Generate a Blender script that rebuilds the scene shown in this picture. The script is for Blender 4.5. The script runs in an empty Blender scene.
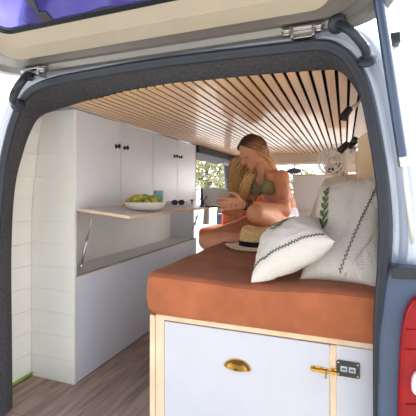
import bpy, bmesh, math, random
from math import sin, cos, pi, radians
from mathutils import Vector, Matrix, noise
random.seed(7)
V = Vector
COL = bpy.context.scene.collection
# ------------------------------------------------------------------ camera
CAMZ, F, YAW = 0.99, 362.0, radians(20.7)
HX, HY = 208.0, 190.0
FW = V((-sin(YAW), cos(YAW), 0)); RT = V((cos(YAW), sin(YAW), 0)); UP = V((0, 0, 1))
EYE = V((0, 0, CAMZ))
cd = bpy.data.cameras.new('camera'); cam = bpy.data.objects.new('camera', cd); COL.objects.link(cam)
cam.location = EYE; cam.rotation_euler = (pi/2, 0, YAW)
cd.sensor_width = 36; cd.sensor_fit = 'HORIZONTAL'; cd.lens = 36*F/416; cd.shift_y = -18/416; cd.clip_start = .02; cd.clip_end = 500
bpy.context.scene.camera = cam
def ray(px, py): return FW + RT*((px-HX)/F) + UP*((HY-py)/F)
def P(px, py, d): return EYE + ray(px, py)*d
def PY(px, py, Y): r = ray(px, py); return EYE + r*(Y/r.y)
def PX(px, py, X): r = ray(px, py); return EYE + r*(X/r.x)
def PZ(px, py, Z): r = ray(px, py); return EYE + r*((Z-CAMZ)/r.z)

# ------------------------------------------------------------------ materials
def s2l(c): return tuple(((x/255)/12.92 if x/255 <= .04045 else ((x/255+.055)/1.055)**2.4) for x in c)
def mat(name, rgb, rough=.5, metal=0., var=0., vscale=8., stretch=(1, 1, 1), bump=0., bscale=60., spec=.5, trans=0., emit=0., sub=0., rgb2=None, coat=0.):
    m = bpy.data.materials.new(name); m.use_nodes = True
    nt = m.node_tree; b = nt.nodes['Principled BSDF']; c = s2l(rgb)
    b.inputs['Base Color'].default_value = (*c, 1); b.inputs['Roughness'].default_value = rough
    b.inputs['Metallic'].default_value = metal; b.inputs['Specular IOR Level'].default_value = spec
    b.inputs['Transmission Weight'].default_value = trans; b.inputs['Coat Weight'].default_value = coat
    if sub: b.inputs['Subsurface Weight'].default_value = sub; b.inputs['Subsurface Scale'].default_value = .01
    if emit: b.inputs['Emission Color'].default_value = (*c, 1); b.inputs['Emission Strength'].default_value = emit
    tc = nt.nodes.new('ShaderNodeTexCoord'); mp = nt.nodes.new('ShaderNodeMapping'); mp.inputs['Scale'].default_value = stretch
    nt.links.new(tc.outputs['Object'], mp.inputs['Vector'])
    n = nt.nodes.new('ShaderNodeTexNoise'); n.inputs['Scale'].default_value = vscale; n.inputs['Detail'].default_value = 4
    nt.links.new(mp.outputs[0], n.inputs['Vector'])
    mx = nt.nodes.new('ShaderNodeMix'); mx.data_type = 'RGBA'
    c2 = s2l(rgb2) if rgb2 else tuple(x*(1-max(var, .04)) for x in c)
    mx.inputs['A'].default_value = (*c, 1); mx.inputs['B'].default_value = (*c2, 1)
    cr = nt.nodes.new('ShaderNodeMapRange'); cr.inputs['From Min'].default_value = .35; cr.inputs['From Max'].default_value = .65
    nt.links.new(n.outputs[0], cr.inputs['Value']); nt.links.new(cr.outputs[0], mx.inputs['Factor'])
    nt.links.new(mx.outputs['Result'], b.inputs['Base Color'])
    if bump:
        n2 = nt.nodes.new('ShaderNodeTexNoise'); n2.inputs['Scale'].default_value = bscale; nt.links.new(mp.outputs[0], n2.inputs['Vector'])
        bp = nt.nodes.new('ShaderNodeBump'); bp.inputs['Strength'].default_value = bump; bp.inputs['Distance'].default_value = .01
        nt.links.new(n2.outputs[0], bp.inputs['Height']); nt.links.new(bp.outputs[0], b.inputs['Normal'])
    return m
def corduroy(name, rgb, axis):
    m = mat(name, rgb, .85, var=.22, vscale=9, spec=.2)
    nt = m.node_tree; b = nt.nodes['Principled BSDF']
    b.inputs['Sheen Weight'].default_value = .12; b.inputs['Sheen Tint'].default_value = (.9, .6, .4, 1)
    tc = nt.nodes['Texture Coordinate']; w = nt.nodes.new('ShaderNodeTexWave'); w.bands_direction = axis
    w.inputs['Scale'].default_value = 62; w.inputs['Distortion'].default_value = .25; w.inputs['Detail'].default_value = 1
    nt.links.new(tc.outputs['Object'], w.inputs['Vector'])
    bp = nt.nodes.new('ShaderNodeBump'); bp.inputs['Strength'].default_value = .3; bp.inputs['Distance'].default_value = .004
    nt.links.new(w.outputs['Fac'], bp.inputs['Height']); nt.links.new(bp.outputs[0], b.inputs['Normal'])
    mx = nt.nodes['Mix']; m2 = nt.nodes.new('ShaderNodeMix'); m2.data_type = 'RGBA'; m2.blend_type = 'MULTIPLY'
    nt.links.new(mx.outputs['Result'], m2.inputs['A'])
    r = nt.nodes.new('ShaderNodeMapRange'); r.inputs['To Min'].default_value = .84; r.inputs['To Max'].default_value = 1
    nt.links.new(w.outputs['Fac'], r.inputs['Value']); nt.links.new(r.outputs[0], m2.inputs['B']); m2.inputs['Factor'].default_value = 1
    nt.links.new(m2.outputs['Result'], b.inputs['Base Color'])
    return m
M = {}
M['cab'] = mat('cabinet_white', (216, 218, 223), .38, var=.02, vscale=3)
M['bedwhite'] = mat('dimmed_cabinet_white', (196, 194, 197), .4)  # same white as the cabinets, colour darkened against the strong light at the rear
M['plank'] = mat('painted_planks', (243, 239, 228), .5, var=.04, vscale=5)
M['ply'] = mat('plywood', (230, 204, 170), .5, var=.1, vscale=6, stretch=(2, 2, 1), rgb2=(218, 186, 148))
M['plyedge'] = mat('plywood_edge', (190, 160, 128), .6, var=.3, vscale=12, stretch=(1, 1, 30), rgb2=(130, 104, 80))
M['slat'] = mat('slat_wood', (236, 192, 146), .34, coat=.35, var=.2, vscale=5, stretch=(14, .6, 4), rgb2=(222, 174, 126))
M['black'] = mat('black_backing', (8, 8, 9), .9, spec=.05)
M['blackp'] = mat('black_plastic', (22, 23, 26), .35)
M['rubber'] = mat('seal_rubber', (36, 41, 50), .5, var=.2, vscale=20, bump=.1)
M['carpet'] = mat('charcoal_carpet', (92, 90, 92), .95, var=.35, vscale=90, bump=.6, bscale=300, spec=.1)
M['carpetb'] = mat('blue_black_carpet', (46, 54, 70), .95, var=.35, vscale=90, bump=.6, bscale=300, spec=.1)
M['strut'] = mat('strut_tube', (40, 60, 90), .25, coat=.5)
M['paint'] = mat('silver_white_paint', (200, 206, 216), .22, metal=.15, coat=.6)
M['trim'] = mat('beige_trim', (172, 158, 136), .75, var=.05, bump=.1, bscale=200)
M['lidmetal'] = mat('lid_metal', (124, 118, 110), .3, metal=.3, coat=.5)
M['glassp'] = mat('purple_tint_glass', (92, 84, 196), .08, metal=.7, var=.5, vscale=3.5, rgb2=(150, 144, 232))  # lighter patches are reflections painted into the glass colour
M['darkrefl'] = mat('painted_dark_reflection', (58, 52, 60), .5)
M['bluep'] = mat('bumper_blue_grey', (62, 76, 98), .45, var=.08)
M['red'] = mat('tail_red', (150, 3, 6), .3, coat=0, spec=.25, var=.25, vscale=20)
M['lens'] = mat('tail_clear', (226, 190, 200), .1, coat=1)
M['gold'] = mat('brass', (206, 160, 74), .25, metal=1)
M['steel'] = mat('steel', (190, 188, 184), .28, metal=1)
M['knob'] = mat('dark_bronze', (40, 34, 32), .3, metal=.6)
M['cordx'] = corduroy('rust_corduroy_top_shaded', (152, 88, 60), 'X')  # top toned darker than the sides: shading put into the colour
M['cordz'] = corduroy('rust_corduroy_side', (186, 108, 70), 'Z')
M['orange'] = corduroy('orange_seat_cloth', (214, 104, 56), 'Z')
M['linen'] = mat('natural_linen', (212, 204, 192), .9, var=.06, vscale=14, bump=.35, bscale=160, spec=.1)
M['beigelinen'] = mat('beige_linen', (214, 202, 184), .9, var=.08, vscale=14, bump=.35, bscale=160, spec=.1)
M['thread'] = mat('olive_thread', (84, 84, 42), .9, var=.2)
M['green'] = mat('green_thread', (96, 116, 62), .9, var=.3, vscale=60)
M['straw'] = mat('straw', (226, 196, 142), .8, var=.25, vscale=60, stretch=(1, 1, 3), bump=.4, bscale=220, rgb2=(196, 158, 100))
M['strawpale'] = mat('pale_straw', (230, 214, 190), .8, var=.15, vscale=60, bump=.4, bscale=220)
M['navy'] = mat('navy_ribbon', (24, 28, 52), .6)
M['bowl'] = mat('cream_ceramic', (230, 222, 208), .3, var=.03)
M['banana'] = mat('banana', (216, 178, 60), .5, var=.3, vscale=25, rgb2=(176, 140, 44))
M['lime'] = mat('green_fruit', (196, 196, 92), .35, var=.3, vscale=30, rgb2=(140, 152, 52))
M['teal'] = mat('turquoise_ceramic', (112, 186, 190), .4, var=.3, vscale=30, rgb2=(164, 210, 206))
M['tan'] = mat('bamboo_lid', (206, 170, 120), .5)
M['page'] = mat('paper', (240, 239, 236), .8)
M['ink'] = mat('pencil', (110, 112, 122), .8)
M['cover'] = mat('dark_cover', (44, 48, 58), .5)
M['white'] = mat('white_plastic', (226, 220, 208), .35)
M['board'] = mat('partition_white', (220, 218, 214), .5)
M['headl'] = mat('beige_headliner', (196, 184, 160), .9, var=.04)
M['dark'] = mat('dark_trim', (44, 44, 48), .7, var=.1)
M['seatblack'] = mat('black_seat_cloth', (34, 34, 38), .9)
M['hair'] = mat('hair', (92, 62, 40), .45)
M['olive'] = mat('olive_fabric', (148, 146, 108), .85, var=.12, vscale=60, bump=.5, bscale=260)
M['shorts'] = mat('white_shorts', (214, 212, 218), .9, bump=.2, bscale=90)
M['beads'] = mat('beads', (60, 44, 36), .5)
M['bark'] = mat('bark', (92, 76, 62), .9, var=.3, bump=.5)
M['leafA'] = mat('leaves_olive', (168, 164, 120), .7, var=.35, vscale=3)
M['leafB'] = mat('leaves_green', (146, 150, 104), .7, var=.35, vscale=3)
M['cable'] = mat('green_yellow_wire', (150, 190, 40), .5)
M['sock'] = mat('socket_face', (186, 190, 196), .4)
M['eye'] = mat('lash', (32, 22, 18), .6)
M['lips'] = mat('lips', (176, 92, 78), .45)
def glass_mat():
    m = bpy.data.materials.new('clear_glass'); m.use_nodes = True; nt = m.node_tree; nt.nodes.clear()
    o = nt.nodes.new('ShaderNodeOutputMaterial'); g = nt.nodes.new('ShaderNodeBsdfGlossy'); t = nt.nodes.new('ShaderNodeBsdfTransparent')
    g.inputs['Roughness'].default_value = .02; t.inputs['Color'].default_value = (.93, .96, .95, 1)
    x = nt.nodes.new('ShaderNodeMixShader'); f = nt.nodes.new('ShaderNodeFresnel'); f.inputs['IOR'].default_value = 1.2
    nt.links.new(f.outputs[0], x.inputs[0]); nt.links.new(t.outputs[0], x.inputs[1]); nt.links.new(g.outputs[0], x.inputs[2]); nt.links.new(x.outputs[0], o.inputs[0])
    return m
M['glass'] = glass_mat()
def per_object(m, amt):      # each fruit ripens differently
    nt = m.node_tree; b = nt.nodes['Principled BSDF']; oi = nt.nodes.new('ShaderNodeObjectInfo'); hs = nt.nodes.new('ShaderNodeHueSaturation')
    r = nt.nodes.new('ShaderNodeMapRange'); r.inputs['To Min'].default_value = 1-amt; r.inputs['To Max'].default_value = 1+amt*.5
    nt.links.new(oi.outputs['Random'], r.inputs['Value']); nt.links.new(r.outputs[0], hs.inputs['Value']); nt.links.new(nt.nodes['Mix'].outputs['Result'], hs.inputs['Color']); nt.links.new(hs.outputs[0], b.inputs['Base Color'])
per_object(M['lime'], .45)
def floor_mat():
    m = mat('oak_laminate', (182, 154, 134), .42, var=.3, vscale=4, stretch=(9, .9, 1), rgb2=(140, 114, 98))
    nt = m.node_tree; b = nt.nodes['Principled BSDF']; tc = nt.nodes['Texture Coordinate']
    mp = nt.nodes.new('ShaderNodeMapping'); mp.inputs['Rotation'].default_value = (0, 0, pi/2); nt.links.new(tc.outputs['Object'], mp.inputs['Vector'])
    br = nt.nodes.new('ShaderNodeTexBrick'); br.inputs['Scale'].default_value = 1; br.inputs['Brick Width'].default_value = 1.2; br.inputs['Row Height'].default_value = .16
    br.inputs['Mortar Size'].default_value = .0012; br.inputs['Color1'].default_value = (1, 1, 1, 1); br.inputs['Color2'].default_value = (.8, .8, .8, 1); br.inputs['Mortar'].default_value = (.35, .35, .35, 1)
    nt.links.new(mp.outputs[0], br.inputs['Vector'])
    m2 = nt.nodes.new('ShaderNodeMix'); m2.data_type = 'RGBA'; m2.blend_type = 'MULTIPLY'; m2.inputs['Factor'].default_value = 1
    nt.links.new(nt.nodes['Mix'].outputs['Result'], m2.inputs['A']); nt.links.new(br.outputs['Color'], m2.inputs['B']); nt.links.new(m2.outputs['Result'], b.inputs['Base Color'])
    return m
M['floor'] = floor_mat()
M['ground'] = mat('pale_gravel', (186, 176, 160), .95, var=.25, vscale=.8, bump=.3, bscale=40)
M['grass'] = mat('dry_grass', (150, 146, 92), .95, var=.4, vscale=2, bump=.4, bscale=20)

# ------------------------------------------------------------------ builders
def obj(name, bm, m, parent=None, smooth=False, bevel=0., seg=2, kind=None, label=None, mats=None, subs=0):
    me = bpy.data.meshes.new(name); bmesh.ops.recalc_face_normals(bm, faces=bm.faces); bm.to_mesh(me); bm.free()
    for x in (mats or [m]): me.materials.append(M[x] if isinstance(x, str) else x)
    o = bpy.data.objects.new(name, me); COL.objects.link(o)
    if parent: o.parent = parent; o.matrix_parent_inverse = Matrix.Translation(-parent_world(parent)) if not parent.parent else Matrix.Identity(4)
    if smooth:
        for p in me.polygons: p.use_smooth = True
    if bevel:
        md = o.modifiers.new('b', 'BEVEL'); md.width = bevel; md.segments = seg; md.limit_method = 'ANGLE'
    if subs:
        md = o.modifiers.new('s', 'SUBSURF'); md.levels = subs; md.render_levels = subs
    if kind: o['kind'] = kind
    if label: o['label'] = label
    return o
def parent_world(p):
    while p.parent: p = p.parent
    return V(p.location)
def thing(name, label, cat, loc, group=None):
    o = bpy.data.objects.new(name, None); COL.objects.link(o); o.location = loc; o.empty_display_size = .05
    o['label'] = label; o['category'] = cat
    if group: o['group'] = group
    return o
def tag(o, label, cat, group=None):
    o['label'] = label; o['category'] = cat
    if group: o['group'] = group
    return o
def box(bm, x0, x1, y0, y1, z0, z1, mx=None):
    vs = [bm.verts.new((x, y, z)) for x in (x0, x1) for y in (y0, y1) for z in (z0, z1)]
    if mx: [setattr(v, 'co', mx @ v.co) for v in vs]
    for f in ((0, 1, 3, 2), (4, 6, 7, 5), (0, 4, 5, 1), (2, 3, 7, 6), (0, 2, 6, 4), (1, 5, 7, 3)): bm.faces.new([vs[i] for i in f])
    return vs
def B(*a, **k): bm = bmesh.new(); box(bm, *a, **k); return bm
def tube(bm, pts, r, n=10, cap=True, closed=False):
    pts = [V(p) for p in pts]; N = len(pts); rr = r if isinstance(r, (list, tuple)) else [r]*N
    rings = []; prev = None
    for i, p in enumerate(pts):
        if closed: t = pts[(i+1) % N]-pts[i-1]
        else: t = pts[min(i+1, N-1)]-pts[max(i-1, 0)]
        if t.length < 1e-9: t = V((0, 0, 1))
        t.normalize()
        if prev is None:
            a = t.orthogonal().normalized()
        else:
            a = prev - t*prev.dot(t)
            a = a.normalized() if a.length > 1e-6 else t.orthogonal().normalized()
        prev = a; b = t.cross(a)
        rings.append([bm.verts.new(p+(a*cos(2*pi*k/n)+b*sin(2*pi*k/n))*rr[i]) for k in range(n)])
    for i in range(N if closed else N-1):
        A, C = rings[i], rings[(i+1) % N]
        for k in range(n): bm.faces.new((A[k], A[(k+1) % n], C[(k+1) % n], C[k]))
    if cap and not closed: bm.faces.new(rings[0][::-1]); bm.faces.new(rings[-1])
def lathe(bm, prof, c, n=28, axis=UP, capped=True):
    q = V((0, 0, 1)).rotation_difference(V(axis).normalized()); rings = []
    for r, z in prof:
        rings.append([bm.verts.new(V(c)+q @ V((r*cos(2*pi*k/n), r*sin(2*pi*k/n), z))) for k in range(n)])
    for A, C in zip(rings, rings[1:]):
        for k in range(n): bm.faces.new((A[k], A[(k+1) % n], C[(k+1) % n], C[k]))
    if capped: bm.faces.new(rings[0][::-1]); bm.faces.new(rings[-1])
def cyl(bm, a, b, r, n=16): tube(bm, [a, b], r, n)
def ell(bm, c, rad, rot=None, u=20, v=14):
    mx = Matrix.Translation(V(c)) @ (rot.to_4x4() if rot else Matrix.Identity(4)) @ Matrix.Diagonal((*rad, 1))
    bmesh.ops.create_uvsphere(bm, u_segments=u, v_segments=v, radius=1, matrix=mx)
def catmull(pts, k=6, closed=False):
    pts = [V(p) for p in pts]; N = len(pts); out = []
    rng = range(N) if closed else range(N-1)
    for i in rng:
        p = [pts[(i+j) % N] if closed else pts[min(max(i+j, 0), N-1)] for j in (-1, 0, 1, 2)]
        for s in range(k):
            t = s/k; out.append(.5*((2*p[1])+(p[2]-p[0])*t+(2*p[0]-5*p[1]+4*p[2]-p[3])*t*t+(3*p[1]-p[0]-3*p[2]+p[3])*t**3))
    if not closed: out.append(pts[-1])
    return out
def loft(bm, rows, closed=False):
    R = [[bm.verts.new(p) for p in r] for r in rows]
    for A, C in zip(R, R[1:]):
        for k in range(len(A) if closed else len(A)-1):
            k2 = (k+1) % len(A); bm.faces.new((A[k], A[k2], C[k2], C[k]))
    return R
def solid(bm, t):
    r = bmesh.ops.solidify(bm, geom=bm.faces[:], thickness=t)
def prism(bm, pts, vec):
    a = [bm.verts.new(p) for p in pts]; b = [bm.verts.new(V(p)+V(vec)) for p in pts]; n = len(a)
    bm.faces.new(a[::-1]); bm.faces.new(b)
    for i in range(n): bm.faces.new((a[i], a[(i+1) % n], b[(i+1) % n], b[i]))

# ------------------------------------------------------------------ van dimensions
CX = -0.61
XF = -1.284               # cabinet face
YC0, YC1 = 1.49, 3.085    # cabinet ends
ZC = 1.404                # ceiling
BY = 1.19                 # bed front
ZT, ZB = .688, .525       # mattress top / bottom

def wallx(z, side=-1):   # half width of the interior at height z
    if side < 0: return .96 if z < .9 else .96-(z-.9)*.15
    pts = [(-.7, .95), (0, .96), (.75, .96), (1.0, .93), (1.2, .86), (1.33, .76), (1.41, .66)]
    for (a, b), (c, d) in zip(pts, pts[1:]):
        if z <= c: return b+(d-b)*(z-a)/(c-a)
    return pts[-1][1]
# ------------------------------------------------------------------ setting
o = obj('floor', B(-1.58, .36, 1.13, 4.6, -.03, 0), 'floor', kind='structure')
bm = bmesh.new(); g = bmesh.ops.create_grid(bm, x_segments=60, y_segments=60, size=120)
for v in bm.verts: v.co.z = -.6
obj('ground', bm, 'ground', kind='structure')
# left wall: horizontal painted boards with grooves, following the van side
def planks(name, side, y0, y1, zmax=1.40, step=.118, y1low=None):
    yfar = y1; y1low = y1low or y1
    bm = bmesh.new(); z = 0
    def q0(zz): return 0
    ys_ = [y0, y0+.02, y0+.04, 1.50, y1low]; kk = [0]*5
    while z < zmax-.01:
        za, zb = z+.0007, min(z+step-.0007, zmax); rows = []; ys_[0] = y0+(.07 if z > 1.1 else 0); ys_[1] = ys_[0]+.02; ys_[2] = ys_[0]+.04; ys_[4] = yfar if z > 1.15 else y1low
        for zz in (za, zb):
            hw_ = [wallx(zz, side)-q0(zz)*k for k in kk]
            rows.append([V((CX+side*h, y, zz)) for h, y in zip(hw_, ys_)]+[V((CX+side*(h+.012), y, zz)) for h, y in zip(hw_[::-1], ys_[::-1])])
        a = [bm.verts.new(p) for p in rows[0]]; b = [bm.verts.new(p) for p in rows[1]]
        bm.faces.new(a[::-1]); bm.faces.new(b)
        for i in range(10): bm.faces.new((a[i], a[(i+1) % 10], b[(i+1) % 10], b[i]))
        z += step
    loft(bm, [[V((CX+side*(wallx(z, side)+.0135), y, z)) for z in (0, .5, .9, 1.0, 1.2, 1.33, 1.405)] for y in (y0+.08, y1low)])
    if yfar > y1low: loft(bm, [[V((CX+side*(wallx(z, side)+.0135), y, z)) for z in (1.2, 1.33, 1.405)] for y in (y1low, yfar)])
    return obj(name, bm, 'plank', kind='structure')
planks('wall_left', -1, 1.30, 3.2)
planks('wall_right', 1, 1.30, 3.3, y1low=2.12)  # lower boards stop early: unseen door opening added to let in light
# ceiling: wooden slats on black backing
bm = bmesh.new(); box(bm, -1.30, .10, 1.30, 4.30, ZC+.007, ZC+.02)
obj('ceiling', bm, 'black', kind='structure')
def edgeY(x):      # the rear end of the slats follows the arched header
    pts = [(-1.30, 1.40), (-1.08, 1.375), (-.86, 1.305), (-.6, 1.268), (-.3, 1.275), (-.1, 1.315), (.0, 1.335), (.1, 1.345)]
    for (a, b), (c, d) in zip(pts, pts[1:]):
        if x <= c: return b+(d-b)*(x-a)/(c-a)
    return 1.345
bm = bmesh.new(); pitch = .0432; x = .052
while x-.034 > -1.30:
    box(bm, x-.0308, x, edgeY(x-.017)+.008, 4.28, ZC, ZC+.007); x -= pitch
s = obj('trim_1', bm, 'slat', kind='structure')
# edge strip of green-yellow wire at foot of the wall
bm = bmesh.new(); tube(bm, [(-1.56, 1.2, .012), (-1.562, 1.48, .014)], .006, 8)
tag(obj('earth_wire', bm, 'cable', smooth=True), 'thin green and yellow wire along the floor at the foot of the left wall', 'wire')

# ------------------------------------------------------------------ camper van body
van = thing('camper_van', 'silver white camper van seen through its open rear, with raised tailgate', 'van', (CX, 2.8, -.6))
YS = 1.13
sealpx = [(-3, 440), (-3, 405), (-4, 340), (-2, 250), (4, 175), (11, 138), (18, 116), (25, 101), (36, 90), (55, 82.5), (80, 77.5), (120, 70.5), (160, 64.5), (200, 59.5), (270, 51.5), (318, 47), (336, 51), (350, 62), (363, 86), (373, 130), (381, 180), (384.5, 225), (383, 265), (379, 325), (379, 440)]
seal = catmull([PY(x, y, YS) for x, y in sealpx], 5)
C0 = V((CX, YS, .7))
def offs(pts, dr, Y):      # outward offset in the opening plane
    out = []
    for i, p in enumerate(pts):
        t = pts[min(i+1, len(pts)-1)]-pts[max(i-1, 0)]; t.y = 0; t.normalize()
        n = V((t.z*-1, 0, t.x))
        if n.dot(p-C0) < 0: n = -n
        q = p+n*dr; q.y = Y; out.append(q)
    return out
# seal: double lipped profile swept round the opening
bm = bmesh.new()
prof = [(-.012, 0), (-.016, -.010), (-.010, -.018), (0, -.014), (.006, -.02), (.014, -.02), (.020, -.010), (.020, .004), (0, .012)]
rows = [offs(seal, a, YS+b) for a, b in prof]; rows.append(rows[0]); loft(bm, rows)
obj('door_seal', bm, 'rubber', van, smooth=True)
# second (body side) rubber lip
# reveal lining between seal and interior
inner = []
for i, p in enumerate(seal):
    inner.append(p)
def inset(p, Y, side, top):
    return V((p.x+side, Y, p.z+top))
rowsB = []
inn = []
for k, (x, y) in enumerate(sealpx):
    if k <= 6: q = [(12, 440), (12.5, 405), (12, 340), (11.5, 250), (15, 188), (24, 150), (31, 131)][k]; inn.append(PY(q[0], q[1], 1.23))
    elif k == 7: inn.append(PY(38, 119, 1.27))
    elif k <= 16: q = [(48, 112.5), (62, 108), (82, 102), (122, 91.5), (160, 84.8), (200, 80.6), (270, 74), (318, 70.5), (338, 71)][k-8]; inn.append(PZ(q[0], q[1], ZC-.002) if k > 9 else PY(q[0], q[1], 1.36))
    else: p = PY(x, y, YS); inn.append(V((p.x+.004, 1.27, p.z+(-.02 if k < 19 else 0))))
inn = catmull(inn, 5)
mid = [a.lerp(b, .5)+V((0, 0, .010)) for a, b in zip(offs(seal, -.012, YS), inn)]
bm = bmesh.new(); ext = []
for p in inn:
    w_ = max(0, min(1, (1.36-p.z)/.12))
    tgt = V((CX+(wallx(p.z, 1 if p.x > CX else -1)-.002)*(1 if p.x > CX else -1), 1.325, p.z)); ext.append((p+V((0, .03, .012))).lerp(tgt, w_))
loft(bm, [offs(seal, -.010, YS), mid, inn, ext])
obj('opening_lining', bm, 'carpet', van, smooth=True, label='charcoal carpet lining of the rear opening')
# painted body around the opening
def prof_at(hwf, top, Yv):      # outer cross section: list from bottom left over the roof to bottom right
    half = [(.0, 1.0), (.35, .995), (.55, .978), (.68, .945), (.76, .90), (.83, .83), (.885, .73), (.93, .62), (.965, .52), (1.0, .36), (1.0, 0), (1.0, -.2), (.985, -.36)]
    pts = [V((CX+w*hwf, Yv, h*top if h > 0 else h)) for w, h in half]
    return [V((2*CX-p.x, p.y, p.z)) for p in pts[::-1]][:-1]+pts
def resample(pts, n):
    L = [0]
    for a, b in zip(pts, pts[1:]): L.append(L[-1]+(b-a).length)
    out = []; j = 0
    for i in range(n):
        s = L[-1]*i/(n-1)
        while j < len(L)-2 and L[j+1] < s: j += 1
        t = (s-L[j])/max(L[j+1]-L[j], 1e-9); out.append(pts[j].lerp(pts[j+1], min(t, 1)))
    return out
fr = [1.0]
body_rows = [offs(seal, .016, YS+.0), offs(seal, .024, YS+.03), offs(seal, .045, YS+.032), offs(seal, .055, YS+.012), offs(seal, .075, YS-.004), offs(seal, .10, YS+.03)]
n = len(body_rows[0])
bm = bmesh.new(); loft(bm, body_rows)
obj('rear_frame', bm, 'paint', van, smooth=True)
# side and roof skins
rear_edge = offs(seal, .10, YS+.03)
wide = []
for p in rear_edge:
    hw = abs(p.x-CX); s = 1 if p.x > CX else -1
    f = max(0, min(1, (hw-.35)/.4))
    wide.append(V((CX+s*(hw+.27*f), 1.5, p.z+.04)))
L_, R_ = [], []
bm = bmesh.new(); m1 = [a.lerp(b, .5)+V(((.03 if a.x > CX else -.03), -.03, .0)) for a, b in zip(rear_edge, wide)]
far = [V((p.x, 3.25, p.z)) for p in wide]
loft(bm, [rear_edge, m1, wide])
loft(bm, [[p for p in wide if not (p.x > CX and p.z < 1.25)], [V((p.x, 3.25, p.z)) for p in wide if not (p.x > CX and p.z < 1.25)]])
loft(bm, [[p for p in wide if p.x > CX and p.z < 1.30], [V((p.x, 2.15, p.z)) for p in wide if p.x > CX and p.z < 1.30]])  # lower skin cut short for the added, unseen opening that lights the interior
obj('body_shell', bm, 'paint', van, smooth=True)
bm = bmesh.new()   # roof over the cab
rf = [p for p in far if p.z > 1.37]
loft(bm, [rf, [p+V((0, 1.1, 0)) for p in rf], [V((CX+(p.x-CX)*.93, 4.62, p.z-.05)) for p in rf]])
solid(bm, -.05)
obj('cab_roof', bm, 'paint', van, smooth=True)
bm = bmesh.new()   # headliner band and its rail
box(bm, -1.40, .2, 4.26, 4.32, 1.30, 1.42); box(bm, -1.40, .2, 4.32, 4.60, 1.30, 1.315)
obj('headliner', bm, 'headl', van, bevel=.01)
bm = bmesh.new(); hx = -1.50
box(bm, hx-.1, hx+.24, 3.10, 4.5, 1.335, 1.425)
box(bm, hx-.05, hx+.02, 3.10, 3.22, 0, 1.35)
obj('door_frame', bm, 'dark', van, bevel=.008)
for s in (-1, 1):
    bm = bmesh.new(); x = CX+s*.90
    tube(bm, [(x, 5.0, .62), (x-s*.02, 4.72, 1.05), (x-s*.06, 4.5, 1.38)], .045, 10)
    box(bm, x-.04, x+.04, 4.42, 5.3, -.35, .68)
    obj('windscreen_pillar', bm, 'bluep', van, smooth=False)
bm = bmesh.new()
loft(bm, [[V((CX-.88, 5.35, .60)), V((CX, 5.5, .60)), V((CX+.88, 5.35, .60))], [V((CX-.82, 4.6, 1.32)), V((CX, 4.66, 1.335)), V((CX+.82, 4.6, 1.32))]])
solid(bm, .005); obj('windscreen', bm, 'glass', van)
bm = bmesh.new(); box(bm, CX-.86, CX+.86, 4.72, 5.35, .35, .60)
box(bm, CX+.25, CX+.62, 4.62, 4.8, .5, .66); obj('dashboard', bm, 'dark', van, bevel=.03)
bm = bmesh.new(); box(bm, CX-.92, CX+.92, 5.3, 6.05, -.35, .52); obj('bonnet', bm, 'paint', van, bevel=.08, seg=4)
bm = bmesh.new(); box(bm, CX+.93, CX+.97, 3.25, 4.5, -.3, .72)
box(bm, CX+.90, CX+.95, 3.25, 3.36, .7, 1.33); obj('side_door', bm, 'paint', van, bevel=.01)
bm = bmesh.new(); box(bm, CX+.91, CX+.915, 3.36, 4.55, .72, 1.33); obj('side_window', bm, 'glass', van)
bm = bmesh.new(); box(bm, CX-.9, CX+.9, 1.2, 5.2, -.36, -.031); obj('chassis', bm, 'dark', van)
for yy in (2.0, 5.0):
    for s in (-1, 1):
        bm = bmesh.new(); x = CX+s*.80
        lathe(bm, [(.10, -.1), (.22, -.11), (.31, -.1), (.33, -.05), (.33, .05), (.31, .1), (.22, .11), (.10, .1)], (x, yy, -.27), 28, axis=(1, 0, 0)); obj('wheel', bm, 'blackp', van, smooth=True)
# lower rear: bumper, tail light, dark quarter trim
def sk(z, d0, Y): return None
def xr(px, Y): return PY(px, 200, Y).x
bm = bmesh.new()
pts = [PY(x, y, 1.07) for x, y in ((387, 285), (392, 268), (416, 272), (446, 276), (446, 470), (378, 470), (380, 340))]
prism(bm, pts, (0, .12, 0)); obj('quarter_trim', bm, 'bluep', van, bevel=.008, seg=3)
bm = bmesh.new()
pts = catmull([PY(x, y, 1.045) for x, y in ((412, 303), (420, 298), (440, 300), (446, 330), (446, 420), (440, 450), (404, 450), (399, 420), (401, 350), (405, 318))], 4, True)
prism(bm, pts, (0, .05, 0)); tl = obj('tail_light', bm, 'red', van, bevel=.01, seg=3)
bm = bmesh.new(); pts = catmull([PY(x, y, 1.034) for x, y in ((415, 374), (440, 372), (440, 394), (414, 395))], 4, True)
prism(bm, pts, (0, .02, 0)); obj('reversing_lens', bm, 'lens', tl, bevel=.004)
for y in (330, 350, 405, 425):
    bm = bmesh.new(); tube(bm, [PY(406, y, 1.042), PY(440, y+1, 1.042)], .0015, 6); obj('lens_rib', bm, 'red', tl)
bm = bmesh.new(); pts = [PY(x, y, 1.06) for x, y in ((391, 269), (400, 267), (416, 268), (446, 270), (446, 281), (392, 279))]
prism(bm, pts, (0, .05, 0)); obj('quarter_cap', bm, 'dark', van, bevel=.004)
bm = bmesh.new(); box(bm, -1.55, .33, .98, 1.12, -.36, -.06); obj('rear_bumper', bm, 'bluep', van, bevel=.03, seg=4)
bm = bmesh.new(); box(bm, -1.36, .1, 1.10, 1.17, -.035, -.004); obj('sill_strip', bm, 'tan', van, bevel=.006)
# bump stop
bm = bmesh.new(); c = PY(392, 41, 1.2); box(bm, c.x-.012, c.x+.02, 1.16, 1.26, c.z-.02, c.z+.012); obj('bump_stop', bm, 'blackp', van, bevel=.006)

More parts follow.
